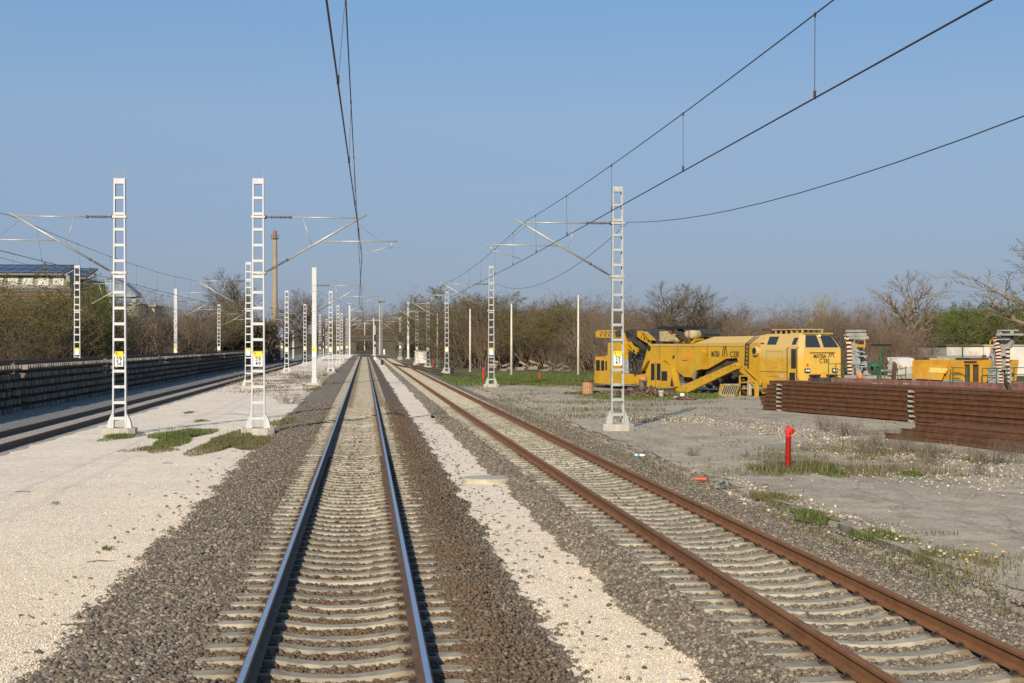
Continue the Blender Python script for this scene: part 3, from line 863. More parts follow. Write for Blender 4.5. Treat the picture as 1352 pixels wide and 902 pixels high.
# ------------------------------------------------------------------ stacked track panels
PX = -15.8
def small_sleeper():
    mb = MB(); st = [(0, .0), (-.5, .0), (-.8, -.0), (-1.3, -.04), (-1.8, 0), (-2.1, 0), (-2.6, 0)]
    vs = []; h = .215
    for x, d in st: vs += [(x, -.15, 0), (x, -.11, h + d), (x, .11, h + d), (x, .15, 0)]
    fs = []
    for i in range(len(st) - 1):
        for j in range(4): fs.append((i * 4 + j, i * 4 + (j + 1) % 4, (i + 1) * 4 + (j + 1) % 4, (i + 1) * 4 + j))
    fs += [(0, 1, 2, 3), tuple((len(st) - 1) * 4 + j for j in (3, 2, 1, 0))]
    mb.add(vs, fs); return mb
sl_me = None; TP = .385
PL = 24.0; sp = .545
names_t = ['lowest', 'second lowest', 'third', 'fourth', 'fifth', 'topmost']
for ci in range(10):
    y0 = 48.2 + ci * (PL + 1.15)
    for ti in range(6):
        ys0 = y0 + rnd.uniform(-.25, .25) + (.6 if ti < 2 and ci == 1 else 0)
        root = empty('track_panel', (PX + rnd.uniform(-.05, .05), ys0, .10 + ti * TP))
        where = ['nearest stack at the left edge', 'second stack, behind the mast numbered 59 36', 'third stack from the left', 'fourth stack, left of the mast numbered 59 49'][ci] if ci < 4 else 'far half of the long stacked row'
        tag(root, f'{names_t[ti]} dark track panel in the {where}', 'track panel', 'track panels stacked beside the buried track')
        n = int(PL / sp)
        if ci < 4:
            for k in range(n):
                if sl_me is None:
                    o = small_sleeper().build('sleeper', MT['panel_sleeper'], root, fix=True); sl_me = o
                else:
                    o = sl_me.copy(); COL.objects.link(o); o.parent = root
                o.location = (rnd.uniform(-.03, .03), k * sp + .15, 0)
                if ti in (2, 4) and k == 0: o.location.x -= .1
        else:
            mb = MB(); b0 = small_sleeper()
            for k in range(n): mb.add([(x + rnd.uniform(-.02, .02), y + k * sp, z) for x, y, z in b0.v], b0.f)
            tag(mb.build('sleeper', MT['panel_sleeper'], root, fix=True), kind='stuff')
        for xo in (-.55, -2.05):
            mb = MB(); sec = rail_section(); m_ = len(sec)
            vs = [(xo + a, y, .215 + h * .97) for y in (-.3, PL - .1) for a, h in sec]
            mb.add(vs, [(j, (j + 1) % m_, m_ + (j + 1) % m_, m_ + j) for j in range(m_)] + [tuple(range(m_)), tuple(reversed(range(m_, 2 * m_)))])
            mb.build('rail', MT['rail_dark'], root, fix=True)
# ------------------------------------------------------------------ the siding: machine and wagons stand on it
SO = Vector((24.2, 82.5)); SA = Vector((.3633, -.9317)); SB = Vector((.9317, .3633))
SANG = math.atan2(SA.y, SA.x)
def S(px, py, t=0.0):
    d = ray(px, py); o = SO + SB * t
    # k*d.xy = o + s*SA
    k = (o.x * SA.y - o.y * SA.x) / (d.x * SA.y - d.y * SA.x)
    q = Vector((d.x * k, d.y * k)) - o
    return (q.dot(SA), CZ + d.z * k)
def C1(x, y, t=0.0): return S(770 + x / 4.507, 360 + y / 4.507, t)
def C2(x, y, t=0.0): return S(1052 + x / 4.507, 360 + y / 4.507, t)
def C3(x, y, t=0.0): return S(980 + x / 9.013, 420 + y / 9.013, t)
def C4(x, y, t=0.0): return S(1110 + x / 9.017, 420 + y / 9.017, t)
def C5(x, y, t=0.0): return S(1190 + x / 8.346, 420 + y / 8.346, t)
def C6(x, y, t=0.0): return S(780 + x / 7.517, 420 + y / 7.517, t)
def C7(x, y, t=0.0): return S(880 + x / 7.517, 420 + y / 7.517, t)
def Fr(px, py, s=0.0):
    """pixel on the front plane at s -> (t, z)"""
    d = ray(px, py); o = SO + SA * s
    k = (o.x * SB.y - o.y * SB.x) / (d.x * SB.y - d.y * SB.x)
    q = Vector((d.x * k, d.y * k)) - o
    return (q.dot(SB), CZ + d.z * k)
def F3(x, y, s=0.0): return Fr(980 + x / 9.013, 420 + y / 9.013, s)
def on_siding(name):
    e = empty(name, (SO.x, SO.y, 0), SANG); return e

def yellow_mat(name, base, dark, fade, zf):
    m, nt, b = nmat(name); p = pos(nt)
    n1 = noisef(nt, p, 1.1, 7, .65); n2 = noisef(nt, p, 14, 5, .6)
    col = ramp(nt, n1, [(.35, dark), (.55, base)]).outputs[0]
    if fade:
        sx = nt.nodes.new('ShaderNodeSeparateXYZ'); L(nt, p, sx.inputs[0])
        z = mth(nt, 'ADD', sx.outputs[2], mth(nt, 'MULTIPLY', noisef(nt, p, .9, 4), .6))
        k = sstep(nt, z, zf, zf + .35)
        col = mixc(nt, k, col, fade)
    k = sstep(nt, noisef(nt, p, 5.5, 8, .75), .62, .72)
    col = mixc(nt, mth(nt, 'MULTIPLY', k, .55), col, (.20, .10, .03))
    mp = nt.nodes.new('ShaderNodeMapping'); L(nt, p, mp.inputs[0]); mp.inputs['Scale'].default_value = (2.2, 2.2, .25)
    k = sstep(nt, noisef(nt, mp.outputs[0], 2.0, 6, .7), .58, .75)
    col = mixc(nt, mth(nt, 'MULTIPLY', k, .5), col, (.17, .10, .035))
    L(nt, col, b.inputs['Base Color']); b.inputs['Roughness'].default_value = .55
    bump(nt, b, n2, .06, .01); return m
MT['yel'] = yellow_mat('machine yellow', (.47, .278, .016), (.37, .212, .013), None, 0)
MT['yel_fade'] = yellow_mat('machine yellow, sun bleached above', (.51, .305, .03), (.42, .245, .024), (.49, .34, .115), 2.6)
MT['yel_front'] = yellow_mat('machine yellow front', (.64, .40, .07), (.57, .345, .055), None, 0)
MT['orange_yel'] = yellow_mat('orange yellow paint', (.53, .27, .018), (.43, .205, .012), None, 0)
MT['beige'] = M('beige machine paint', (.40, .335, .19), .7, 0, (.29, .23, .125), 3)
MT['dirt'] = M('dark greasy steel', (.035, .03, .025), .8, 0, (.075, .06, .045), 3)
MT['chrome'] = M('bright piston', (.7, .7, .7), .2, .9)
MT['rustb'] = M('rusty brown steel', (.13, .06, .035), .8, 0, (.085, .04, .025), 4)
MT['orange_ink'] = M('orange lettering', (.75, .18, .03), .6)
MT['green'] = M('green railing paint', (.022, .105, .05), .6, 0, (.02, .07, .035), 8)
MT['wag'] = M('brown red wagon paint', (.21, .105, .085), .8, 0, (.13, .06, .045), 2.5, .42, .62, 30, .15)
MT['grey'] = M('grey machine paint', (.34, .345, .34), .6, 0, (.25, .25, .24), 3)
MT['blue'] = M('light blue paint', (.12, .36, .55), .6)
MT['cream'] = M('cream patch', (.66, .50, .17), .7, 0, (.58, .42, .1), 8)
MT['lamp'] = M('lamp glass', (.7, .7, .68), .2)
MT['orange'] = M('orange cloth', (.8, .2, .03), .9)
MT['cloth'] = M('brown grey cloth', (.10, .08, .075), .95, 0, (.15, .12, .11), 9)
MT['stripe_w'] = M('pale stripe', (.72, .50, .36), .7)

mach = on_siding('ballast_cleaner')
tag(mach, 'long yellow ballast cleaning machine with cab and conveyors parked beyond the yard', 'track machine')
# --- driving cab body
ZB = 1.0; ZBELT = 3.02; ZR = 3.84
_, ZR = S(1030, 441, .4)
def ring(z, ins, fx, rear):
    return [(rear, ins, z), (fx - .28, ins, z), (fx, ins + .2, z), (fx, 3 - ins - .2, z), (fx - .28, 3 - ins, z), (rear, 3 - ins, z)]
s_rear, _ = S(996, 470); s_tr, _ = S(1003, 470)
rear = s_tr
rings = [ring(ZB, 0, 0, rear), ring(2.9, 0, 0, rear), ring(ZBELT, .03, -.03, rear), ring(ZR, .46, -.42, rear - .0)]
mb = MB(); vs = sum(rings, []); fs = []
for i in range(3):
    for j in range(6): fs.append((i * 6 + j, i * 6 + (j + 1) % 6, (i + 1) * 6 + (j + 1) % 6, (i + 1) * 6 + j))
fs += [tuple(range(6)), tuple(range(18, 24))]
mb.add(vs, fs); cab = mb.build('driving_cab', [MT['yel_fade']], mach, fix=True)
# roof rim over the windscreen
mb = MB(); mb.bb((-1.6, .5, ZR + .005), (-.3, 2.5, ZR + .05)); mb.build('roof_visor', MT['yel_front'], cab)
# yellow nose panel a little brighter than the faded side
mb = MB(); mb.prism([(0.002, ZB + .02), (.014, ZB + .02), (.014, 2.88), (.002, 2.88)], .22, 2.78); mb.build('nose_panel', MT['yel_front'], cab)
# windscreens on the sloping front: interpolate on the slope
def slope(t, k, o=.012):
    """point on the windscreen plane: t across, k 0..1 from belt to roof"""
    s0, s1 = -.03, -.42; z0, z1 = ZBELT, ZR
    nrm = Vector((z1 - z0, 0, s0 - s1)).normalized() * o
    return (s0 + (s1 - s0) * k + nrm.x, t, z0 + (z1 - z0) * k + nrm.z)
def pane(name, pts, mat, parent, back):
    mb = MB(); n = len(pts); q = [Vector(p) + Vector(back) for p in pts]
    mb.add(list(pts) + q, [tuple(range(n)), tuple(reversed(range(n, 2 * n)))] + [(i, (i + 1) % n, n + (i + 1) % n, n + i) for i in range(n)])
    return mb.build(name, mat, parent, fix=True)
pane('windscreen', [slope(.36, .02), slope(1.40, .02), slope(1.36, .90), slope(.62, .90), slope(.42, .30)], MT['glass'], cab, (-.01, 0, 0))
pane('windscreen', [slope(1.62, .02), slope(2.66, .02), slope(2.58, .30), slope(2.36, .90), slope(1.62, .90)], MT['glass'], cab, (-.01, 0, 0))
mb = MB(); mb.tube(slope(1.5, .80, .02), slope(1.5, .80, .14), .07, n=8); mb.build('head_lamp', MT['lamp'], cab)
mb = MB(); mb.bb((.016, .62, 2.72), (.05, 2.35, 2.76)); mb.build('wiper_bar', MT['black'], cab)
RX = Matrix.Rotation(R(90), 4, 'Z') @ Matrix.Rotation(R(90), 4, 'X')   # text facing +s
def front_text(txt, x0, x1, y, size):
    t0, z = F3(x0, y, .02); t1, _ = F3(x1, y, .02)
    o = text_mesh(txt, size, 'lettering', MT['black_ink'], cab, Matrix.Identity(4), .003, .008)
    o.matrix_local = Matrix.Translation((.02, (t0 + t1) / 2, z)) @ RX @ Matrix.Diagonal((abs(t1 - t0) / o.dimensions.x, 1, 1, 1))
front_text('MATISA', 848, 998, 458, .30)
front_text('C 330', 918, 1036, 515, .34)
def emblem(parent, f, name='emblem'):
    """two slanted strokes and a third leaning back; f maps (u,v) in 0..1 to a point"""
    mb = MB()
    for poly in ([(0, 0), (.14, 0), (.40, 1), (.26, 1)], [(.30, 0), (.44, 0), (.70, 1), (.56, 1)], [(.86, 0), (1, 0), (.74, 1), (.60, 1)]):
        mb.add([f(u, v) for u, v in poly], [(0, 1, 2, 3)])
    return mb.build(name, MT['black_ink'], parent)
def emf(u, v):
    t, z = F3(1020 + 78 * u, 468 - 58 * v, .02); return (.019, t, z)
emblem(cab, emf)
mb = MB()   # illegible orange lettering: a little house outline over uneven dashes
for k in range(9): mb.bb((.016, .75 + k * .11, 1.52 + .03 * math.sin(k * 2.1)), (.022, .75 + k * .11 + rnd.uniform(.05, .09), 1.56 + .06 * rnd.random()))
for k in range(8): mb.bb((.016, .78 + k * .17, 1.08), (.022, .78 + k * .17 + .12, 1.2))
mb.bb((.016, .62, 1.26), (.022, 2.2, 1.29)); mb.build('lettering', MT['orange_ink'], cab)
for t in (.42, 2.35):
    mb = MB(); mb.bb((.016, t - .18, 1.62), (.07, t + .18, 1.86)); h = mb.build('headlight', MT['black'], cab)
    mb = MB()
    for d in (-.08, .08): mb.lathe((.072, t + d, 1.74), [(.065, 0), (.065, .02), (.04, .03)], 10, 'x')
    mb.build('lens', MT['lamp'], h)
mb = MB(); mb.lathe((.012, .42, 2.06), [(.07, 0), (.07, .05)], 10, 'x'); mb.build('tail_lamp', MT['red_ink'], cab)
for t in (.85, 2.05):
    mb = MB(); mb.bb((.0, t - .3, 1.42), (.3, t + .3, 1.52)); mb.build('step', MT['black'], cab)
for t in (.6, 2.4):
    mb = MB(); mb.lathe((.0, t, 1.05), [(.1, 0), (.1, .35), (.24, .38), (.24, .44)], 12, 'x'); mb.build('buffer', MT['black'], cab)
# side: door, windows, rails
def side_pane(name, pts, conv, mat, parent, t=-.012, th=.03):
    q = [conv(x, y, t) for x, y in pts]
    mb = MB(); mb.prism(q, t, t + th); return mb.build(name, mat, parent, fix=True)
dr_ = side_pane('door', [(565, 340), (650, 340), (650, 740), (545, 740), (545, 345)], C3, MT['yel_fade'], cab, -.03, .03)
side_pane('door_window', [(580, 368), (637, 368), (637, 602), (580, 602)], C3, MT['glass'], dr_, -.045, .02)
side_pane('lower_panel', [(560, 650), (626, 650), (626, 748), (560, 748)], C3, MT['black'], dr_, -.045, .02)
for x in (532, 648):
    mb = MB(); a, b_ = C3(x, 360, -.1), C3(x, 715, -.1)
    mb.path([(a[0] + .08, -.02, a[1] + .05), (a[0], -.1, a[1]), (b_[0], -.1, b_[1]), (b_[0] + .08, -.02, b_[1] - .05)], .02, 6); mb.build('handrail', MT['black'], cab)
# windows in the sloping upper side
def roof_side(x, y, conv, o=.012):
    # march t until the point on plane t matches the sloping side
    for i in range(200):
        t = i * .46 / 200; s_, z = conv(x, y, t)
        zz = ZBELT + (ZR - ZBELT) * (t - .03) / .43
        if z <= zz: break
    return (s_, t - o, z + o * .5)
for pts in ([(330, 222), (440, 222), (402, 318), (295, 318)], [(622, 235), (672, 235), (636, 318), (588, 318)]):
    pane('side_window', [roof_side(x, y, C3) for x, y in pts], MT['glass'], cab, (0, .01, 0))
def side_text(txt, size, x, y, conv, parent, mat, t=-.012, bold=.004):
    s_, z = conv(x, y, t); return text_mesh(txt, size, 'lettering', mat, parent, Matrix.Translation((s_, t, z)) @ Matrix.Rotation(R(90), 4, 'X'), .003, bold)
mb = MB(); s_, z = C3(170, 392, -.05); mb.lathe((s_, -.22, z), [(.25, 0), (.27, .05), (.27, .22)], 14, 'y'); v_ = mb.build('air_vent', MT['yel_fade'], cab)
mb = MB(); mb.lathe((s_, -.235, z), [(.2, 0), (.2, .012)], 14, 'y'); mb.build('vent_grille', MT['black'], v_)
mb = MB(); a = C3(210, 635, -.006); b_ = C3(540, 640, -.006); mb.bb((a[0], -.008, a[1] - .015), (b_[0], .004, a[1] + .015)); mb.build('side_seam', MT['dirt'], cab)
mb = MB(); s0, z0 = C3(470, 690); mb.bb((s0 - .25, -.008, z0 - .1), (s0 + .3, .002, z0 + .1)); mb.build('small_plate', MT['beige'], cab)
# roof: exhaust silencer and rack
a = C3(240, 135, 1.2); b_ = C3(560, 135, 1.2)
mb = MB(); mb.tube((a[0], 1.2, a[1]), (a[0] + 1.0, 1.2, a[1]), .07, n=8); mb.tube((a[0] + 1.0, 1.2, a[1] - .02), (b_[0] + .2, 1.2, a[1] - .02), .2, n=12); mb.tube((a[0] + 2, 1.2, a[1] - .4), (a[0] + 2, 1.2, a[1]), .08, n=8); mb.build('exhaust_silencer', MT['rustb'], cab)
a = C3(450, 135, 1.3); b_ = C3(905, 130, 1.3)
mb = MB(); mb.bb((a[0], .7, ZR + .22), (-.9, 2.3, ZR + .28))
for k in range(6): x = a[0] + .3 + (-1.2 - a[0]) * k / 5; mb.bb((x - .04, .75, ZR), (x + .04, .83, ZR + .22)); mb.bb((x - .04, 2.15, ZR), (x + .04, 2.23, ZR + .22))
mb.build('roof_rack', MT['beige'], cab)

# --- middle body (hopper and screen casing)
def P1(pts, t=0.0): return [C1(x, y, t) for x, y in pts]
s_l = C1(345, 585)[0]
low = [(345, 585), (385, 525), (490, 525), (548, 578), (600, 620), (655, 625), (668, 582), (742, 573), (850, 512), (915, 508), (925, 545), (985, 590), (1050, 640)]
up = [(1050, 416), (965, 416), (740, 418), (650, 424), (390, 424)]
body = P1(low + up)
mb = MB(); mb.prism(body, 0, 3.0); MT['yel_mid'] = yellow_mat('machine yellow, bleached along the top', (.46, .275, .014), (.37, .212, .012), (.45, .30, .09), 3.25); mid = mb.build('hopper_body', [MT['yel_mid']], mach, fix=True)
# upper slope and roof of the middle body, lower than the cab
def loft(secs):
    mb = MB(); n = len(secs[0]); vs = sum(secs, []); fs = []
    for i in range(len(secs) - 1):
        for j in range(n): fs.append((i * n + j, i * n + (j + 1) % n, (i + 1) * n + (j + 1) % n, (i + 1) * n + j))
    fs += [tuple(range(n)), tuple(range((len(secs) - 1) * n, len(secs) * n))]
    return mb.add(vs, fs)
zt1 = C1(1050, 416)[1]; zt2 = C1(740, 418)[1]; sA = C1(1050, 416)[0]; sB = C1(745, 418)[0]; sC = C1(662, 424)[0]
zr1 = C1(960, 378, .4)[1]
def sec(s, zlow, zr, ins): return [(s, .004, zlow), (s, ins, zr), (s, 3 - ins, zr), (s, 2.996, zlow)]
loft([sec(sA + .3, zt1 - .02, ZR - .02, .46), sec(sA - .3, zt1 - .02, ZR - .05, .46), sec(C1(1005, 400)[0], zt1 - .02, zr1, .42), sec(sB, zt2 - .02, zr1 - .02, .42), sec(sC, zt2 - .06, zt2 - .01, .1)]).build('body_roof', MT['yel_fade'], mid, fix=True)
def side_fit(txt, x0, x1, y, size):
    a, z = C1(x0, y, -.012); b_, _ = C1(x1, y, -.012)
    o = text_mesh(txt, size, 'lettering', MT['black_ink'], mid, Matrix.Identity(4), .003, .012)
    o.matrix_local = Matrix.Translation(((a + b_) / 2, -.012, z)) @ Matrix.Rotation(R(90), 4, 'X') @ Matrix.Diagonal((abs(b_ - a) / o.dimensions.x, 1, 1, 1))
side_fit('MATISA', 762, 811, 486, .46)
side_fit('C 330', 874, 925, 488, .50)
def em(u, v):
    s_, z = C1(825 + u * 34, 498 - v * 62, -.01); return (s_, -.012, z)
emblem(mid, em)
mb = MB()
for k in range(10):
    s_, z = C1(578 + k * 7, 500, -.01); mb.bb((s_, -.014, z - .05), (s_ + .09, -.004, z + .03 + (.05 if k > 5 else 0)))
a = C1(574, 509); b_ = C1(648, 509); mb.bb((a[0], -.014, a[1] - .018), (b_[0], -.004, a[1] + .018))
for x in (612, 628, 644):
    s_, z = C1(x, 480); mb.bb((s_, -.014, z - .06), (s_ + .05, -.004, z + .04))
s_, z = C1(612, 473); s2, z2 = C1(648, 473); mb.bar((s_, -.01, z), ((s_ + s2) / 2, -.01, z + .14), .01, .04); mb.bar(((s_ + s2) / 2, -.01, z + .14), (s2, -.01, z), .01, .04)
mb.build('lettering', MT['orange_ink'], mid)
mb = MB(); s_, z = C1(605, 523); mb.bb((s_ - .3, -.012, z - .03), (s_ + .3, -.004, z + .03)); mb.build('lettering', MT['grey_ink'], mid)
for x, y, r_ in ((392, 450, .2), (538, 503, .12)):
    mb = MB(); s_, z = C1(x, y); mb.lathe((s_, -.03, z), [(r_ * .7, 0), (r_, .02), (r_, .05)], 12, 'y'); mb.build('port', MT['black'], mid)
# dark machinery under the body
mb = MB()
s0 = C1(560, 600)[0]; s1 = C1(1040, 600)[0]
mb.bb((s0, .5, .75), (s1 + 6, 2.6, 1.35)); mb.bb((s0 + .5, .9, 1.35), (s1, 2.4, 2.2))
for k in range(16):
    x = s0 + (s1 - s0) * rnd.random(); mb.box((x, rnd.uniform(.2, 1.2), rnd.uniform(.8, 2.0)), (rnd.uniform(.3, 1.1), rnd.uniform(.2, .5), rnd.uniform(.2, .6)), Matrix.Rotation(rnd.uniform(-.6, .6), 3, 'Y'))
mb.build('under_machinery', MT['dirt'], mach)
mb = MB(); o2 = C1(742, 575, .25); o3 = C1(850, 515, .25); o4 = C1(916, 512, .25); o5 = C1(916, 560, .25); o6 = C1(700, 660, .25)
mb.prism([o2, o3, o4, o5, o6], .25, 2.4); mb.build('opening', MT['dirt'], mach)
def wheelset(s, parent, r=.42):
    for t in (.72, 2.28):
        mb = MB(); mb.lathe((s, t - .07, .52 + .33), [(.1, -.04), (r - .06, 0), (r, .02), (r, .11), (r + .03, .12), (r + .03, .15), (.1, .17)], 20, 'y'); mb.build('wheel', MT['dirt'], parent)
for s in (-1.9, -3.9, C1(285, 660)[0], C1(120, 660)[0]): wheelset(s, mach)
mb = MB(); mb.bb((-4.6, .9, .8), (-1.2, 2.1, 1.1)); mb.build('bogie', MT['dirt'], mach)
# --- hydraulic arm housing
side_pane('arm_housing', [(676, 464), (704, 460), (714, 480), (698, 575), (664, 585), (668, 560)], C1, MT['yel'], mach, -.28, .26)
mb = MB(); a = C1(674, 580, -.15); b_ = C1(661, 634, -.15); mb.tube((a[0], -.15, a[1]), (b_[0], -.15, b_[1]), .13, n=12); mb.build('piston', MT['chrome'], mach)
# --- excavating chute
ch = side_pane('digging_chute', [(548, 690), (905, 535), (920, 552), (915, 572), (600, 722), (565, 728)], C1, MT['yel'], mach, -1.0, .22)
side_pane('chute_lip', [(546, 695), (566, 728), (590, 726), (556, 735), (545, 720)], C1, MT['rustb'], ch, -1.02, .26)
mb = MB()
for k in range(14):
    t_ = k / 13; x = 585 + 320 * t_; s_, z = C1(x, 690 - 140 * t_ + (6 if k % 2 else -4), -1.0); mb.lathe((s_, -1.015, z), [(.035, 0), (.035, .02)], 8, 'y')
mb.build('bolt', MT['dirt'], ch)
side_pane('rear_chute', [(920, 556), (1042, 640), (1042, 672), (920, 580)], C1, MT['yel'], mach, -.7, .2)
# --- lower cabin
lc = side_pane('side_cabin', [(380, 690), (372, 595), (398, 524), (452, 524), (525, 570), (548, 680), (520, 698)], C1, MT['yel'], mach, -.25, .4)
for pts in ([(403, 541), (424, 541), (424, 640), (403, 640)], [(437, 541), (459, 541), (459, 640), (437, 640)], [(465, 587), (499, 587), (499, 644), (465, 644)], [(517, 678), (527, 620), (538, 678)]):
    side_pane('cabin_window', pts, C1, MT['glass'], lc, -.265, .02)
mb = MB(); a = C1(430, 530, -.26); b_ = C1(430, 690, -.26); mb.bb((a[0] - .015, -.262, b_[1]), (a[0] + .015, -.25, a[1])); mb.build('door_seam', MT['dirt'], lc)
side_pane('cabin_floor', [(385, 690), (545, 686), (545, 700), (385, 702)], C1, MT['dirt'], lc, -.3, .45)
# --- rear unit at the far end
ru = side_pane('rear_frame', [(63, 655), (66, 595), (165, 592), (240, 598), (305, 605), (300, 665), (160, 664), (85, 658)], C1, MT['yel'], mach, 0, 2.9)
rc = side_pane('rear_cab', [(68, 596), (72, 503), (80, 500), (125, 500), (145, 490), (147, 418), (240, 412), (240, 600)], C1, MT['yel'], mach, .05, 2.6)
for pts in ([(76, 521), (98, 521), (98, 583), (76, 583)], [(106, 523), (124, 523), (124, 583), (106, 583)], [(132, 527), (140, 527), (140, 580), (132, 580)]):
    side_pane('cab_window', pts, C1, MT['glass'], rc, .03, .03)
side_pane('louvre', [(240, 515), (262, 518), (262, 600), (240, 600)], C1, MT['grey'], ru, -.05, 1.2)
side_pane('engine_block', [(265, 600), (270, 530), (345, 520), (345, 600), (372, 640), (305, 640)], C1, MT['dirt'], mach, .3, 2.2)
side_pane('drawbar_frame', [(310, 612), (378, 600), (384, 670), (330, 672), (310, 650)], C1, MT['yel'], mach, .05, 1.5)
side_pane('rear_panel', [(243, 420), (258, 470), (262, 520), (243, 520)], C1, MT['yel'], mach, .3, 1.6)
side_pane('guard', [(255, 470), (290, 480), (300, 525), (262, 522)], C1, MT['rubber'], mach, .4, 1.2)
mb = MB()
for k in range(2):
    a = C1(378 + k * 6, 455, .3); b_ = C1(355 + 6 * k, 590, .3); mb.tube((a[0], .3 + k, a[1]), (b_[0], .3 + k, b_[1]), .09, n=8)
mb.build('hose', MT['black'], mach)
for k in range(12):
    mb = MB(); x = rnd.uniform(255, 345); a = C1(x, rnd.uniform(440, 500), .1); b_ = C1(x + rnd.uniform(-25, 30), rnd.uniform(580, 650), .1); t = rnd.uniform(-.1, .6); w_ = rnd.uniform(-.5, .5)
    mb.path([(a[0] + (b_[0] - a[0]) * f + w_ * math.sin(math.pi * f), t, a[1] + (b_[1] - a[1]) * f) for f in np.linspace(0, 1, 7)], rnd.uniform(.03, .06), 6); mb.build('hose', MT['black'], mach)
for x0, y0, x1, y1 in ((455, 428, 455, 520), (560, 428, 560, 590), (740, 422, 740, 570), (985, 425, 985, 585), (395, 440, 960, 440)):   # panel joints
    mb = MB(); a = C1(x0, y0, -.004); b_ = C1(x1, y1, -.004); mb.bar((a[0], -.002, a[1]), (b_[0], -.002, b_[1]), .008, .022, (1, 0, 0) if x0 == x1 else (0, 0, 1)); mb.build('panel_joint', MT['dirt'], mid)
for x, y, w_, h_ in ((1090, 470, 95, 150), (1135, 540, 20, 26)):   # hatches on the cab side
    a = C1(x, y, -.004); b_ = C1(x + w_, y + h_, -.004)
    mb = MB()
    for p, q in (((a[0], a[1]), (b_[0], a[1])), ((b_[0], a[1]), (b_[0], b_[1])), ((b_[0], b_[1]), (a[0], b_[1])), ((a[0], b_[1]), (a[0], a[1]))): mb.bar((p[0], -.003, p[1]), (q[0], -.003, q[1]), .008, .02, (0, 0, 1) if p[1] == q[1] else (1, 0, 0))
    mb.build('hatch', M('seam grime', (.22, .13, .04), .8) if 'seam grime' not in bpy.data.materials else bpy.data.materials['seam grime'], cab)
# lattice boom and conveyors
def lattice_boom(name, top, bot, conv, t0, t1, n, mat, parent):
    mb = MB()
    for t in (t0, t1):
        A = [conv(x, y, t) for x, y in top]; B = [conv(x, y, t) for x, y in bot]
        def at(P, k):
            k *= len(P) - 1; i = min(int(k), len(P) - 2); f = k - i
            return Vector((P[i][0] + (P[i + 1][0] - P[i][0]) * f, t, P[i][1] + (P[i + 1][1] - P[i][1]) * f))
        for P in (A, B):
            for p, q in zip(P, P[1:]): mb.bar((p[0], t, p[1]), (q[0], t, q[1]), .07, .08)
        for i in range(n + 1):
            mb.bar(at(A, i / n), at(B, i / n), .06, .06, (0, 1, 0))
            if i < n: mb.bar(at(A, i / n), at(B, (i + 1) / n), .05, .05, (0, 1, 0))
    return mb.build(name, mat, parent)
lattice_boom('conveyor_boom', [(78, 352), (95, 346), (170, 346), (240, 350)], [(78, 382), (95, 383), (170, 384), (240, 382)], C1, .6, 1.8, 9, MT['yel'], mach)
lattice_boom('conveyor_boom', [(238, 352), (262, 420), (330, 455)], [(238, 384), (252, 440), (322, 488)], C1, .3, 1.7, 6, MT['yel'], mach)
lattice_boom('conveyor_boom', [(325, 350), (350, 350), (410, 400)], [(325, 378), (345, 395), (400, 425)], C1, .3, 1.7, 5, MT['yel'], mach)
def belt(pts, t0, t1, th, name='conveyor_belt'):
    mb = MB(); P = P1(pts, (t0 + t1) / 2); n = len(P)
    mb.prism(P + [(x, z - th) for x, z in reversed(P)], t0, t1); return mb.build(name, MT['rubber'], mach, fix=True)
belt([(236, 348), (270, 344), (310, 350), (345, 385), (385, 415), (395, 430)], .45, 1.65, .35)
belt([(322, 347), (345, 338), (400, 345), (440, 358), (470, 400)], .45, 2.2, .5)
side_pane('belt_side', [(345, 350), (360, 352), (412, 402), (395, 405)], C1, MT['yel'], mach, .1, .3)
# winches and motors on top of the body
tm = MB()
tm.prism(P1([(470, 408), (470, 350), (500, 348), (548, 392), (545, 408)], .6), .4, 2.0)
tm.build('winch_frame', MT['beige'], mach, fix=True)
mb = MB(); a = C1(478, 328, 1.0); b_ = C1(632, 330, 1.0); mb.bb((a[0], .5, a[1] - .1), (b_[0], 2.4, a[1] + .08)); mb.build('roof_plate', MT['black'], mach)
mb = MB(); a = C1(520, 365, .8); mb.lathe((a[0], .6, a[1]), [(.42, 0), (.42, .1), (.25, .12), (.25, .9), (.42, .92), (.42, 1.0)], 14, 'y'); mb.build('winch_drum', MT['rustb'], mach)
mb = MB(); a = C1(548, 345, .5); b_ = C1(628, 395, .5)
for t in (.4, .8): mb.bar((a[0], t, a[1]), (b_[0], t, b_[1]), .08, .16)
for k in range(7): p = Vector((a[0], .4, a[1])).lerp(Vector((b_[0], .4, b_[1])), k / 6); mb.bar(p, p + Vector((0, .4, 0)), .1, .1)
mb.build('chain_bar', MT['dirt'], mach)
for x, y in ((665, 368), (640, 372)):
    mb = MB(); a = C1(x, y, .9); mb.lathe((a[0], .5, a[1]), [(.12, 0), (.27, .05), (.27, .7), (.14, .8)], 12, 'y'); mb.build('motor', MT['beige'], mach, True)
mb = MB(); a = C1(500, 402, .3); b_ = C1(555, 398, .3); mb.tube((a[0], .3, a[1]), (b_[0], .3, b_[1]), .14, n=10); mb.build('hydraulic_cylinder', MT['beige'], mach)
side_pane('hood', [(640, 345), (690, 338), (725, 365), (720, 378), (690, 372)], C1, MT['rubber'], mach, 1.2, 1.2)
side_pane('support', [(590, 420), (600, 385), (650, 385), (670, 400), (655, 422)], C1, MT['yel'], mach, .8, 1.2)
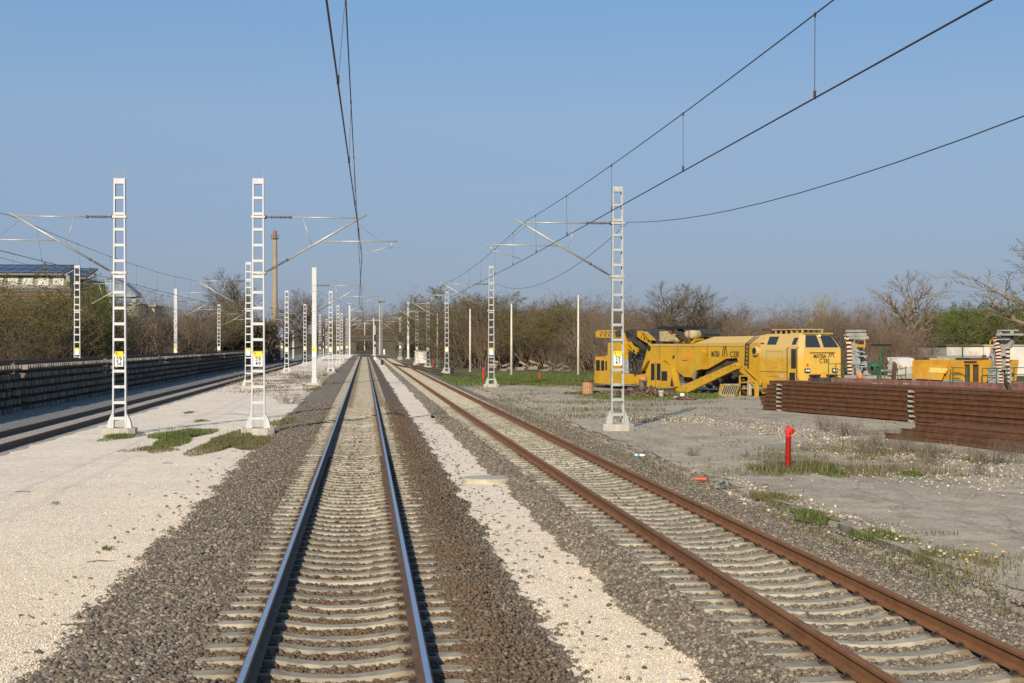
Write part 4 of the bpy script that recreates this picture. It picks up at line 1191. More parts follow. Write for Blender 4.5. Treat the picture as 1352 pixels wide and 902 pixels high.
# access ladder on the side
lad = None; mb = MB()
pl = [(985, 380), (966, 425), (961, 575)]; pr = [(1005, 380), (984, 425), (980, 580)]
A = [C1(x, y, -.12) for x, y in pl]; B = [C1(x, y, -.12) for x, y in pr]
A = [(s_, (.35 if i == 0 else -.12), z) for i, (s_, z) in enumerate(A)]; B = [(s_, (.35 if i == 0 else -.12), z) for i, (s_, z) in enumerate(B)]
for P in (A, B):
    mb2 = MB(); mb2.path(P, .035, 6)
    lad = mb2.build('ladder', MT['black'], mach) if lad is None else (mb2.build('stile', MT['black'], lad))
for k in range(7):
    f = k / 6.5; mb2 = MB(); p = Vector(A[1]).lerp(Vector(A[2]), f); q = Vector(B[1]).lerp(Vector(B[2]), f); mb2.tube(p, q, .03, n=6); mb2.build('rung', MT['black'], lad)
# steps, louvred plates, railings in front
st = side_pane('louvred_plate', [(838, 662), (930, 662), (895, 738), (800, 738)], C1, MT['beige'], mach, -1.3, .12)
mb = MB()
for k in range(7):
    a = C1(845 + 12 * k, 672, -1.32); b_ = C1(828 + 12 * k, 722, -1.32); mb.bar((a[0], -1.33, a[1]), (b_[0], -1.33, b_[1]), .03, .05)
mb.build('louvre_rib', MT['dirt'], st)
side_pane('louvred_plate', [(795, 745), (835, 728), (905, 730), (870, 758), (800, 760)], C1, MT['beige'], mach, -1.6, .3)
side_pane('toe_board', [(850, 735), (945, 738), (945, 765), (850, 765)], C1, MT['beige'], mach, -1.75, .12)
side_pane('step_side', [(800, 735), (815, 662), (845, 662), (830, 735)], C1, MT['yel'], mach, -1.1, .1)
mb = MB()
for x0, y0, x1, y1 in ((932, 615, 932, 745), (985, 622, 985, 745), (932, 615, 985, 615), (932, 655, 1040, 650), (985, 640, 1035, 690), (932, 690, 985, 690), (1030, 640, 1024, 748), (960, 560, 1040, 640)):
    a = C1(x0, y0, -.9); b_ = C1(x1, y1, -.9); mb.bar((a[0], -.9, a[1]), (b_[0], -.9, b_[1]), .07, .07, (0, 1, 0))
mb.build('railing', MT['yel'], mach)
side_pane('corner_post', [(1018, 640), (1032, 640), (1032, 748), (1018, 748)], C1, MT['yel'], mach, -.95, .15)
mb = MB(); a = C1(990, 640, -.8); b_ = C1(990, 735, -.8); mb.tube((a[0], -.8, a[1]), (b_[0], -.8, b_[1]), .14, n=10); mb.build('shock_absorber', MT['grey'], mach)
mb = MB(); 
for k in range(22):
    x = rnd.uniform(700, 1030); s_, z = C1(x, rnd.uniform(600, 720), 0.2); mb.box((s_, rnd.uniform(-.4, .6), max(.35, z)), (rnd.uniform(.2, .9), .2, rnd.uniform(.1, .4)), Matrix.Rotation(rnd.uniform(-.9, .9), 3, 'Y'))
mb.build('cutter_frame', MT['dirt'], mach)
side_pane('lower_bracket', [(1062, 655), (1100, 650), (1100, 720), (1064, 722)], C1, MT['yel'], mach, -.05, .4)

# --- siding rails
sr = empty('railway_track'); tag(sr, 'rusty siding under the yellow machine, curving off the right hand track', 'railway track')
def spt(s, t): p = SO + SA * s + SB * t; return (p.x, p.y)
cl = [(4.8, 232), (5.2, 212), (6.0, 190), (7.9, 160), (10.8, 132), (14.0, 116)] + [spt(s, 1.5) for s in (-24, -20, -14, -8, 0, 8, 16, 26, 40)]
# smooth
sm = []
for i in range(len(cl) - 1):
    p0 = Vector(cl[max(i - 1, 0)]); p1 = Vector(cl[i]); p2 = Vector(cl[i + 1]); p3 = Vector(cl[min(i + 2, len(cl) - 1)])
    for k in range(5):
        t = k / 5; sm.append(.5 * ((2 * p1) + (p2 - p0) * t + (2 * p0 - 5 * p1 + 4 * p2 - p3) * t * t + (3 * p1 - p0 - 3 * p2 + p3) * t ** 3))
for off in (-.7525, .7525):
    sec_ = rail_section(); m_ = len(sec_); vs = []
    for i, p in enumerate(sm):
        d = (sm[min(i + 1, len(sm) - 1)] - sm[max(i - 1, 0)]).normalized(); nr = Vector((d.y, -d.x))
        zt = .5 if p.y > 175 else max(.31, .31 + (p.y - 150) * .0076)
        for a, h in sec_: vs.append((p.x + nr.x * (off + a), p.y + nr.y * (off + a), zt - .172 + h))
    mb = MB(); mb.add(vs, [(i * m_ + j, i * m_ + (j + 1) % m_, (i + 1) * m_ + (j + 1) % m_, (i + 1) * m_ + j) for i in range(len(sm) - 1) for j in range(m_)])
    mb.build('rail', MT['rail_dark'], sr, fix=True)
# crossover far down the line
xo = empty('railway_track'); tag(xo, 'short dark crossover joining the two tracks at the far end', 'railway track')
for off in (-.7525, .7525): rail_obj('rail', lambda y: main_x(y) + (right_x(330) - MAINX) * (1 - max(0, min(1, (y - 330) / 60))) , off, list(np.linspace(330, 392, 20)), .5, [MT['rail_dark']], xo)
# ------------------------------------------------------------------ flat wagons with what stands on them
def wagon(name, label, s0, s1, zt, parts=8):
    r = on_siding(name); tag(r, label, 'railway wagon', 'brown wagons on the siding')
    zb = zt - .55
    mb = MB(); mb.bb((s0, .05, zb + .1), (s1, 2.75, zt - .06)); mb.build('deck', MT['wag'], r)
    for t in (0, 2.8):
        mb = MB(); mb.bb((s0, t - .03, zb), (s1, t + .03, zt)); sb_ = mb.build('side_board', MT['wag'], r)
        if t == 0:
            for k in range(parts + 1):
                x = s0 + .06 + (s1 - s0 - .12) * k / parts; mb = MB(); mb.bb((x - .07, t - .12, zb - .05), (x + .07, t - .032, zt + .03)); mb.build('stanchion', MT['wag'], r)
    for s in (s0, s1):
        mb = MB(); mb.bb((s - .06, .06, zb - .1), (s + .06, 2.74, zt + .02)); mb.build('end_beam', MT['wag'], r)
        d = 1 if s == s1 else -1
        for t in (.55, 2.25):
            mb = MB(); mb.lathe((s + d * .06, t, zb + .15), [(.09, 0), (.09, d * .35), (.22, d * .38), (.22, d * .44)], 10, 'x'); mb.build('buffer', MT['dirt'], r)
    for s in (s0 + 2, s0 + 3.8, s1 - 3.8, s1 - 2): wheelset(s, r, .40)
    return r
sW0, zW = C2(215, 632, 0); sW1 = C2(1022, 700, 0)[0]; sX0 = C2(1085, 660, 0)[0]
zW = C2(245, 628)[1]
wg = wagon('flat_wagon', 'brown red flat wagon right behind the yellow machine, white markings on its side', sW0, sW1, zW)
mb = MB()
for (x0, x1, y0, y1) in ((450, 510, 655, 668),):
    for k in range(7):
        s_, z = C2(x0 + k * 8.5, 661, -.05); mb.bb((s_, -.05, z - .04), (s_ + .07, -.035, z + .04))
for k in range(3):
    for j in range(2):
        s_, z = C2(632 + k * 11, 662 + 14 * j, -.05); mb.bb((s_, -.05, z - .03), (s_ + .08, -.035, z + .03))
mb.build('marking', M('faded white lettering', (.36, .30, .27), .8), wg)
wg2 = wagon('flat_wagon', 'second brown red flat wagon at the right edge, rust showing on its side', sX0, sX0 + 13, zW - .02)

def gantry(label, px, ytop, ybot, t0, wide, legs, loc_s):
    r = on_siding('lifting_gantry'); tag(r, label, 'gantry', 'grey gantries on the wagons')
    return r
def strp(mb, p, q, w, n=9):
    """hazard striped leg: pale bar with dark bands standing proud"""
    p, q = Vector(p), Vector(q)
    mb.mat(0).bar(p, q, w, w, (0, 1, 0))
    for k in range(n):
        a = p.lerp(q, (k + .15) / n); b_ = p.lerp(q, (k + .62) / n)
        mb.mat(1).bar(a + Vector((0, 0, -.0)), b_, w + .012, w + .012, (0, 1, 0))
    mb.mat(0)
def q2(x, y, t): s_, z = C2(x, y, t); return Vector((s_, t, z))
g1 = on_siding('lifting_gantry'); tag(g1, 'tall grey folded gantry right beside the cab of the yellow machine, partly hazard striped', 'gantry', 'grey gantries on the wagons')
mb = MB(); strp(mb, q2(305, 372, .3), q2(312, 470, .3), .17, 4); strp(mb, q2(312, 470, .3), q2(316, 600, .3), .17, 6); mb.build('striped_leg', [MT['stripe_w'], MT['black']], g1)
mb = MB(); strp(mb, q2(288, 372, .9), q2(318, 450, .9), .14, 4); mb.build('striped_leg', [MT['stripe_w'], MT['black']], g1)
for a, b_, t, w in (((330, 395), (322, 628), .5, .2), ((352, 400), (348, 560), .5, .16), ((352, 430), (372, 630), .4, .2), ((385, 410), (412, 610), .8, .18), ((380, 460), (395, 620), 1.2, .14)):
    mb = MB(); mb.bar(q2(*a, t), q2(*b_, t), w, w, (0, 1, 0)); mb.build('leg', MT['grey'], g1)
for x0, x1, y0, y1 in ((300, 372, 342, 352), (306, 376, 360, 378), (318, 388, 380, 396)):
    mb = MB(); a = q2(x0, y0, .3); b_ = q2(x1, y1, .3); mb.bb((a.x, .2, b_.z), (b_.x, .75, a.z)); mb.build('head_beam', MT['grey'], g1)
mb = MB()
for y0, x0, x1 in ((470, 345, 395), (496, 362, 408), (545, 335, 405), (560, 350, 405), (606, 370, 428)): mb.bar(q2(x0, y0, .45), q2(x1, y0, .45), .3, .06, (0, 0, 1))
mb.build('cross_plate', MT['grey'], g1)
mb = MB(); p = [q2(342, 440, .25), q2(340, 404, .25), q2(365, 398, .25), q2(402, 398, .25), q2(406, 430, .25), q2(402, 452, .25), q2(394, 452, .25)]; mb.path(p, .03, 6); mb.build('guard_rail', MT['orange_yel'], g1)
mb = MB(); a = q2(360, 428, .3); b_ = q2(378, 444, .3); mb.bb((a.x, .25, b_.z), (b_.x, .6, a.z)); mb.build('lamp_box', MT['orange_yel'], g1)
mb = MB(); a = q2(290, 610, .4); b_ = q2(420, 632, .4); mb.bb((a.x, .3, b_.z), (b_.x, 1.8, a.z)); mb.build('foot_frame', MT['grey'], g1)
mb = MB(); a = q2(375, 612, .2); mb.lathe(a, [(.1, -.15), (.14, 0), (.1, .1)], 10); mb.build('pump', MT['orange'], g1)

g2 = on_siding('lifting_gantry'); tag(g2, 'grey gantry at the right edge before the white wall, hazard stripes on two legs', 'gantry', 'grey gantries on the wagons')
def q5(x, y, t): s_, z = C5(x, y, t); return Vector((s_, t, z))
mb = MB(); strp(mb, q5(1035, 215, .3), q5(1075, 400, .3), .17, 5); strp(mb, q5(1075, 400, .3), q5(1082, 715, .3), .19, 9); mb.build('striped_leg', [MT['stripe_w'], MT['black']], g2)
mb = MB(); strp(mb, q5(1108, 180, .9), q5(1070, 330, .9), .15, 5); mb.build('striped_leg', [MT['stripe_w'], MT['black']], g2)
mb = MB(); strp(mb, q5(1172, 330, .5), q5(1168, 700, .5), .12, 8); mb.build('striped_leg', [MT['stripe_w'], MT['black']], g2)
for a, b_, t, w in (((1065, 225), (1050, 540), .5, .2), ((1100, 240), (1100, 560), .7, .12), ((1125, 240), (1122, 560), .6, .22), ((1170, 240), (1165, 560), .6, .18), ((1250, 190), (1190, 320), .6, .18), ((1020, 330), (985, 525), .8, .2), ((1035, 400), (1040, 540), .5, .2)):
    mb = MB(); mb.bar(q5(*a, t), q5(*b_, t), w, w, (0, 1, 0)); mb.build('leg', MT['grey'], g2)
for x0, x1, y0, y1 in ((1060, 1268, 172, 192), (1065, 1180, 228, 242), (1092, 1218, 130, 142)):
    mb = MB(); a = q5(x0, y0, .3); b_ = q5(x1, y1, .3); mb.bb((a.x, .2, b_.z), (b_.x, .75, a.z)); mb.build('head_beam', MT['grey'], g2)
for x in (1072, 1098, 1213):
    mb = MB(); a = q5(x - 8, 132, .3); b_ = q5(x + 8, 172, .3); mb.bb((a.x, .25, b_.z), (b_.x, .4, a.z)); mb.build('head_post', MT['grey'], g2)
mb = MB(); a = q5(1095, 192, .3); b_ = q5(1200, 222, .3); mb.bb((a.x, .3, b_.z), (b_.x, .75, a.z)); mb.build('winch_box', MT['dirt'], g2)
mb = MB()
for y0, x0, x1 in ((408, 1085, 1165), (560, 1070, 1170)): mb.bar(q5(x0, y0, .45), q5(x1, y0, .45), .3, .1, (0, 0, 1))
mb.build('cross_plate', MT['grey'], g2)
mb = MB(); mb.path([q5(1030, 240, .2), q5(995, 240, .2), q5(980, 252, .2), q5(980, 340, .2), q5(995, 360, .2), q5(1015, 362, .2)], .03, 6); mb.build('guard_rail', MT['orange_yel'], g2)
mb = MB(); a = q5(970, 530, .4); b_ = q5(1055, 552, .4); mb.bb((a.x, .3, b_.z), (b_.x, 1.6, a.z)); mb.build('platform', MT['beige'], g2)
mb = MB(); mb.path([q5(1140, 690, -.1), q5(1160, 730, -.15), q5(1185, 760, -.15), q5(1210, 815, -.15)], .07, 6); mb.build('hose', MT['black'], g2)
mb = MB(); a = q5(1110, 560, .5); b_ = q5(1130, 690, .5); mb.bb((a.x, .5, b_.z), (b_.x, .7, a.z)); mb.build('spindle', MT['rustb'], g2)

cab2 = on_siding('control_cabinet'); tag(cab2, 'grey control cabinet on the second wagon, left of the striped gantry legs', 'cabinet')
mb = MB(); a = q5(938, 560, -.0); b_ = q5(1042, 718, -.0); mb.bb((a.x, .1, b_.z), (b_.x, 1.0, a.z)); mb.build('housing', MT['grey'], cab2)
mb = MB(); mb.bb((a.x + .06, .085, b_.z + .08), (b_.x - .06, .098, a.z - .06)); dd_ = mb.build('cabinet_door', MT['grey'], cab2)
mb = MB(); mb.tube(q5(960, 600, .07), q5(1030, 580, .07), .012, n=5); mb.tube(q5(955, 690, .07), q5(1030, 660, .07), .012, n=5); mb.build('cable', MT['black'], cab2)

# green railings
def railing(label, posts, bars, conv, t):
    r = on_siding('railing'); tag(r, label, 'railing', 'green railings on the wagons')
    for (x, y0, y1) in posts:
        mb = MB(); a = conv(x, y0, t); b_ = conv(x, y1, t); mb.tube((a[0], t, a[1]), (b_[0], t, b_[1]), .026, n=6); mb.build('railing_post', MT['green'], r)
    for (x0, y0, x1, y1) in bars:
        mb = MB(); a = conv(x0, y0, t); b_ = conv(x1, y1, t); mb.tube((a[0], t, a[1]), (b_[0], t, b_[1]), .019, n=6); mb.build('bar', MT['green'], r)
railing('green railing in front of the nose of the yellow machine', [(188, 542, 655), (232, 545, 640), (275, 545, 630)], [(188, 543, 295, 543), (232, 580, 295, 578), (232, 610, 290, 610)], C2, -.05)
railing('green railing round the pale curved drum housing on the first wagon', [(522, 545, 640), (648, 560, 640), (600, 570, 640)], [(522, 588, 655, 566), (522, 612, 650, 612)], C2, .1)
railing('green railing over the right end of the first wagon, before the open engine bay', [(540, 560, 720), (570, 548, 720), (722, 550, 795)], [(548, 545, 650, 548), (575, 598, 650, 604), (575, 625, 722, 628), (650, 548, 722, 552)], C5, -.06)
railing('green railing on the second wagon between cabinet and right edge', [(893, 560, 718), (1050, 545, 718), (1242, 540, 712), (1165, 548, 712)], [(893, 556, 1050, 550), (1050, 550, 1352, 546), (900, 632, 1050, 632), (1180, 620, 1352, 620)], C5, -.06)

tp_ = on_siding('signal_post'); tag(tp_, 'thin green T shaped post with a black crossbar standing on the first wagon', 'post')
mb = MB(); mb.tube(q2(500, 430, 1.0), q2(498, 632, 1.0), .04, n=8); mb.build('pole', MT['green'], tp_)
mb = MB(); mb.bar(q2(450, 430, 1.0), q2(560, 432, 1.0), .12, .1); mb.build('crossbar', MT['black'], tp_)
tp2 = on_siding('signal_post'); tag(tp2, 'thin green post behind the orange yellow power unit', 'post')
mb = MB(); mb.tube(q5(675, 305, 2.9), q5(675, 500, 2.9), .04, n=8); mb.build('pole', MT['green'], tp2)
mb = MB(); mb.bar(q5(560, 296, 2.9), q5(760, 300, 2.9), .1, .06); mb.build('crossbar', MT['rustb'], tp2)
gs = on_siding('hand_winch'); tag(gs, 'small green hand winch with round top left of the T post on the wagon', 'winch')
mb = MB(); a = q2(465, 545, 1.0); mb.lathe(a, [(.42, -.12), (.3, .05), (.1, .12)], 12); mb.build('cap', MT['green'], gs)
mb = MB()
for x in (447, 483): mb.bar(q2(x, 548, 1.0), q2(x, 632, 1.0), .09, .09, (0, 1, 0))
mb.bar(q2(447, 590, 1.0), q2(483, 590, 1.0), .08, .08); mb.build('stand', MT['green'], gs)
# curved housing
dh = on_siding('drum_housing'); tag(dh, 'weathered white and rusty curved drum housing on the first wagon', 'machine part')
mb = MB(); out = [q2(x, y, .9) for x, y in ((565, 505), (600, 503), (622, 510), (638, 530), (645, 560), (640, 600), (628, 632))]
inn = [q2(x, y, .9) for x, y in ((570, 528), (595, 525), (612, 532), (622, 548), (626, 570), (620, 600), (612, 632))]
poly = [(p.x, p.z) for p in out] + [(p.x, p.z) for p in reversed(inn)]
mb.prism(poly, .6, 1.7); mb.build('curved_shell', M('weathered white paint', (.55, .53, .48), .7, 0, (.30, .16, .10), 1.6, .5, .62), dh, fix=True)
mb = MB(); mb.bar(q2(572, 508, .7), q2(560, 632, .7), .22, .3, (0, 1, 0)); mb.build('frame_leg', MT['grey'], dh)
mb = MB(); mb.bar(q2(595, 540, .7), q2(588, 632, .7), .3, .3, (0, 1, 0)); mb.build('rusty_leg', MT['rustb'], dh)
mb = MB(); mb.bar(q2(525, 583, .7), q2(580, 583, .7), .5, .1); mb.bar(q2(545, 560, .7), q2(570, 520, .7), .12, .12); mb.build('bracket', MT['grey'], dh)
# power unit
pu = on_siding('power_unit'); tag(pu, 'orange yellow power unit with propped side flap and blue base on the first wagon', 'power unit')
a = q5(120, 460, .4); b_ = q5(668, 690, .4)
zt_, zb_ = a.z, b_.z
P = [C5(x, y, .4) for x, y in ((122, 672), (122, 478), (135, 462), (650, 468), (668, 485), (668, 690))]
mb = MB(); mb.prism(P, .4, 2.6); bodyu = mb.build('housing', MT['orange_yel'], pu, fix=True)
P = [C5(x, y, .4) for x, y in ((120, 674), (668, 688), (668, 712), (120, 694))]
mb = MB(); mb.prism(P, .38, 2.62); mb.build('base', MT['blue'], pu, fix=True)
P = [C5(x, y, .36) for x, y in ((215, 500), (510, 516), (492, 684), (200, 668))]
mb = MB(); n = 4; vs = [(s_, .34 if i in (0, 1) else .05, z) for i, (s_, z) in enumerate(P)]; vs2 = [(x, y + .05, z) for x, y, z in vs]
mb.add(vs + vs2, [(0, 1, 2, 3), (7, 6, 5, 4), (0, 4, 5, 1), (1, 5, 6, 2), (2, 6, 7, 3), (3, 7, 4, 0)]); fl = mb.build('side_flap', MT['orange_yel'], pu, fix=True)
P = [C5(x, y, .15) for x, y in ((300, 545), (495, 556), (488, 608), (296, 600))]
mb = MB(); mb.add([(s_, .335 - (.29) * ((y - 508) / 168.0) - .012, z) for (s_, z), y in zip(P, (545, 556, 608, 600))], [(0, 1, 2, 3)]); mb.build('faded_patch', MT['cream'], fl)
mb = MB(); a = q5(335, 650, .04); mb.bb((a.x - .04, .02, a.z - .12), (a.x + .04, .05, a.z + .12)); mb.build('latch', MT['grey'], fl)
# roof lump and open bay
mb = MB(); a = q5(310, 475, .6); b_ = q5(430, 488, .6); mb.bb((a.x, .6, zt_ - .03), (b_.x, 1.6, zt_ + .1)); mb.build('roof_hatch', MT['beige'], pu)
eb = on_siding('engine_bay'); tag(eb, 'open yellow framed engine bay with dark radiator right of the orange yellow power unit', 'engine')
P = [C5(x, y, .5) for x, y in ((672, 512), (672, 470), (968, 462), (968, 500), (940, 700), (875, 735), (875, 512))]
mb = MB(); mb.prism(P, .5, 2.4); mb.build('frame', MT['orange_yel'], eb, fix=True)
P = [C5(x, y, .6) for x, y in ((680, 512), (865, 512), (865, 735), (680, 720))]
mb = MB(); mb.prism(P, .6, 2.3); mb.build('radiator', MT['dirt'], eb, fix=True)
for x in (680, 772, 868):
    mb = MB(); mb.bar(q5(x, 510, .52), q5(x, 735, .52), .09, .1, (0, 1, 0)); mb.build('upright', MT['orange_yel'], eb)
mb = MB(); a = q5(840, 470, .8); mb.box((a.x, 1.2, a.z + .05), (1.0, .8, .16)); a = q5(895, 440, .9); mb.tube((a.x, 1.0, a.z - .25), (a.x, 1.0, a.z + .15), .1, n=8); mb.build('rusty_cover', MT['rustb'], eb)
mb = MB()
for k in range(3): a = q5(690 + 45 * k, 486, .48); mb.bb((a.x, .48, a.z - .05), (a.x + .3, .497, a.z + .05))
mb.build('lettering', MT['black_ink'], eb)
rl = on_siding('deck_clutter')
bpy.data.objects.remove(rl)

# ------------------------------------------------------------------ piled rails
ra = G(1003, 541, .2); rb = G(1352, 570, .2)
rd = Vector((rb.x - ra.x, rb.y - ra.y)).normalized(); RLEN = 26.0
rn = Vector((-rd.y, rd.x))
if rn.x < 0: rn = -rn
rang = math.atan2(rd.y, rd.x)
ZP = [.25 + k * .19 for k in range(7)]
def long_rail(ln):
    mb = MB(); sec = rail_section(); m_ = len(sec)
    k = 14
    vs = [(x, a, h) for x in np.linspace(0, ln, k) for a, h in sec]
    mb.add(vs, [(i * m_ + j, i * m_ + (j + 1) % m_, (i + 1) * m_ + (j + 1) % m_, (i + 1) * m_ + j) for i in range(k - 1) for j in range(m_)] + [tuple(range(m_)), tuple(reversed(range((k - 1) * m_, k * m_)))])
    return mb
lr = None
tn = ['lowest', 'second lowest', 'third', 'fourth', 'fifth', 'second highest', 'topmost']
for ti in range(7):
    for k in range(10):
        if lr is None: o = lr = long_rail(RLEN).build('rail', MT['rail_pile'], fix=True)
        else: o = lr.copy(); COL.objects.link(o)
        st_ = rnd.uniform(-.2, .25) + (.7 if ti >= 5 else 0) + (.25 if ti == 3 else 0)
        p = Vector((ra.x, ra.y)) + rd * st_ + rn * (.1 + k * .152)
        o.location = (p.x, p.y, ZP[ti]); o.rotation_euler = (0, 0, rang + rnd.uniform(-.0008, .0008))
        tag(o, f'long rusty rail in the {tn[ti]} layer of the big rail stack', 'rail', f'rails in the big stack')
sp_me = None
for ti in range(7):
    for px_, nm in ((1029, 'left end'), (1204, 'middle')):
        # station along the stack where the photo shows the spacer
        d = ray(px_, 520); o2 = Vector((ra.x, ra.y)) - rn * .02
        k_ = (o2.x * rd.y - o2.y * rd.x) / (d.x * rd.y - d.y * rd.x); s_ = (Vector((d.x * k_, d.y * k_)) - o2).dot(rd)
        if sp_me is None:
            mb = MB(); mb.bb((-.09, -.12, -.032), (.09, 1.62, -.002)); mb.mat(0).bb((-.13, -.1, -.002), (.12, -.055, .05)); o = sp_me = mb.build('timber_spacer', M('pale weathered timber', (.44, .41, .36), .9, 0, (.3, .27, .23), 6))
        else: o = sp_me.copy(); COL.objects.link(o)
        p = Vector((ra.x, ra.y)) + rd * (s_ + rnd.uniform(-.06, .06))
        o.location = (p.x, p.y, ZP[ti]); o.rotation_euler = (0, 0, rang)
        tag(o, f'pale timber spacer under the {tn[ti]} layer of the big stack, at its {nm}', 'timber')
# low pile in front
fa = G(1170, 579, .2); fb = G(1352, 598, .2); fd = Vector((fb.x - fa.x, fb.y - fa.y)).normalized(); fn = Vector((-fd.y, fd.x))
if fn.x < 0: fn = -fn
fl_me = None
for ti in range(3):
    for k in range(9 - ti):
        if fl_me is None: o = fl_me = long_rail(16).build('rail', MT['rail_pile'], fix=True)
        else: o = fl_me.copy(); COL.objects.link(o)
        p = Vector((fa.x, fa.y)) + fd * (rnd.uniform(-.2, .6) + ti * .5) + fn * (.1 + k * .17 + ti * .08)
        o.location = (p.x, p.y, .21 + ti * .18); o.rotation_euler = (0, 0, math.atan2(fd.y, fd.x) + rnd.uniform(-.01, .01))
        tag(o, f'rusty rail in the {["bottom", "middle", "top"][ti]} layer of the low heap before the big stack', 'rail', 'rails in the low front heap')

# ------------------------------------------------------------------ small things in the yard
p = G(1040, 620, .2)
h = empty('hydrant', (p.x, p.y, .2), R(18)); tag(h, 'slim red hydrant pillar standing in grass before the rail stack', 'hydrant')
mb = MB(); mb.lathe((0, 0, -.05), [(.066, 0), (.066, .84), (.078, .845), (.078, .86)], 16); mb.build('pillar', MT['red'], h, True).rotation_euler = (0, R(1.5), 0)
mb = MB(); mb.lathe((.02, 0, .80), [(.06, .0), (.07, .05), (.082, .07), (.082, .14), (.066, .18), (.04, .20), (.038, .25), (.015, .26)], 14); mb.build('head', MT['red'], h)
mb = MB(); mb.lathe((.045, -.13, .93), [(.05, .12), (.05, .04), (.075, .035), (.075, 0), (.05, -.01)], 14, 'y'); oc = mb.build('outlet_cap', MT['red'], h)
mb = MB(); mb.lathe((.045, -.146, .93), [(.028, 0), (.028, .005)], 6, 'y'); mb.build('cap_nut', M('dark red rubber', (.25, .02, .02), .6), oc)
def red_post(px, py, hgt, tilt, label):
    p = G(px, py, .2); o = empty('marker_post', p); tag(o, label, 'marker post', 'red marker posts')
    mb = MB(); mb.tube((0, 0, -.1), (0, 0, hgt), .07, .065, 10); mb.tube((0, 0, hgt), (0, 0, hgt + .04), .065, .03, 10)
    s_ = mb.build('post', MT['red'], o); o.rotation_euler = (0, tilt, 0)
red_post(637.5, 505, 1.15, .06, 'leaning red marker post left of the second grey mast')
red_post(713, 501, .55, -.12, 'short tilted red marker post in the grass before the woods')
red_post(571.5, 484, 1.2, 0, 'red marker post right of the mast beside the white cabin')
red_post(547.5, 480, .7, 0, 'small red marker post left of the white cabin')
# wooden spool
p = G(776, 521, .2); o = empty('wooden_drum', p); tag(o, 'upright wooden barrel of pale staves with a dark overhanging top, left of the yellow machine', 'wooden drum')
mb = MB(); wd = M('weathered staves', (.40, .24, .13), .85, 0, (.28, .16, .09), 9, .4, .6)
for k in range(16):
    a = 2 * math.pi * k / 16; mb.box((.3 * math.cos(a), .3 * math.sin(a), .42), (.04, .112, .74), Matrix.Rotation(a, 3, 'Z'))
mb.lathe((0, 0, .05), [(.28, 0), (.28, .74)], 16); mb.build('stave_body', wd, o)
mb = MB(); mb.lathe((0, 0, .79), [(.42, 0), (.42, .07)], 18); mb.bb((-.5, -.3, .865), (.3, .2, .89)); mb.build('drum_top', MT['rustb'], o)
mb = MB(); mb.lathe((0, 0, 0), [(.46, 0), (.46, .06)], 18); mb.build('drum_base', MT['rustb'], o)
p = G(873, 525, .2); o = empty('bucket', p); tag(o, 'white plastic bucket on the ground below the side cabin of the yellow machine', 'bucket')
mb = MB(); mb.lathe((0, 0, 0), [(.13, 0), (.155, .36), (.17, .36), (.17, .38), (.15, .38), (.125, .03)], 16); mb.build('pail', MT['white_plate'], o, True)
mb = MB(); mb.path([(.16, 0, .36), (.13, -.12, .28), (0, -.19, .24), (-.13, -.12, .28), (-.16, 0, .36)], .007, 5); mb.build('handle', MT['grey'], o)
p = G(897, 526, .2); o = tag(MB().box((0, 0, .06), (.5, .3, .1), Matrix.Rotation(.3, 3, 'Z')).box((.18, .1, .16), (.2, .16, .16), Matrix.Rotation(.6, 3, 'X')).box((-.3, -.1, .04), (.35, .2, .05), Matrix.Rotation(.8, 3, 'Z')).build('sack', MT['white_plate']), 'crumpled white bag lying by the foot of the yellow digging chute', 'bag'); o.location = p
# cloth hung on the machine
cj = on_siding('work_jacket'); tag(cj, 'orange and blue work clothes over a dark cloth hung beside the side cabin', 'jacket')
def q1(x, y, t): s_, z = C1(x, y, t); return Vector((s_, t, z))
def cloth(name, pts, t, mat, dep=.16):
    mb = MB(); P = [C1(x, y, t) for x, y in pts]; n = len(P); cx = sum(p[0] for p in P) / n; cz = sum(p[1] for p in P) / n
    vs = [(x, t, z) for x, z in P] + [(cx + (x - cx) * .6, t - dep * (1 + .3 * math.sin(i * 2.2)), cz + (z - cz) * .7) for i, (x, z) in enumerate(P)] + [(cx, t - dep * 1.2, cz)]
    fs = [tuple(range(n))] + [(i, (i + 1) % n, n + (i + 1) % n, n + i) for i in range(n)] + [(n + i, n + (i + 1) % n, 2 * n) for i in range(n)]
    mb.add(vs, fs); return mb.build(name, mat, cj, True, fix=True)
cloth('dark_cloth', [(340, 640), (352, 630), (362, 660), (366, 705), (350, 708), (332, 698)], -.4, MT['cloth'])
cloth('orange_cloth', [(336, 630), (348, 618), (362, 616), (372, 630), (368, 650), (352, 634), (340, 648)], -.38, MT['orange'])
cloth('blue_cloth', [(366, 625), (378, 622), (380, 650), (370, 652)], -.3, M('faded blue cloth', (.10, .19, .26), .9))
# spoil heaps
def heap(cx, cy, rx, ry, h, n, size, mat, name, label, z0=.2):
    a = NR.uniform(0, 2 * math.pi, n); r = np.sqrt(NR.random(n)); x = cx + rx * r * np.cos(a); y = cy + ry * r * np.sin(a)
    z = z0 + h * (1 - r) ** .8 * NR.uniform(.5, 1, n)
    return stones(name, np.stack([x, y, z], 1), NR.uniform(size * .5, size * 1.3, n), mat, False, .7, label)
p = G(848, 524, .2); heap(p.x, p.y, 2.2, 1.2, .75, 700, .11, MT['stones_dark'], 'spoil_heap', 'dark heap of old ballast and scrap below the yellow machine')
p = G(790, 520, .2); heap(p.x, p.y, 2.4, .8, .2, 160, .12, MT['stones_dark'], 'spoil_heap', 'low dark strip of scrap right of the wooden barrel')
p = G(905, 528, .2); heap(p.x, p.y, .8, .5, .25, 90, .1, MT['stones_dark'], 'spoil_heap', 'small grey heap at the foot of the digging chute')
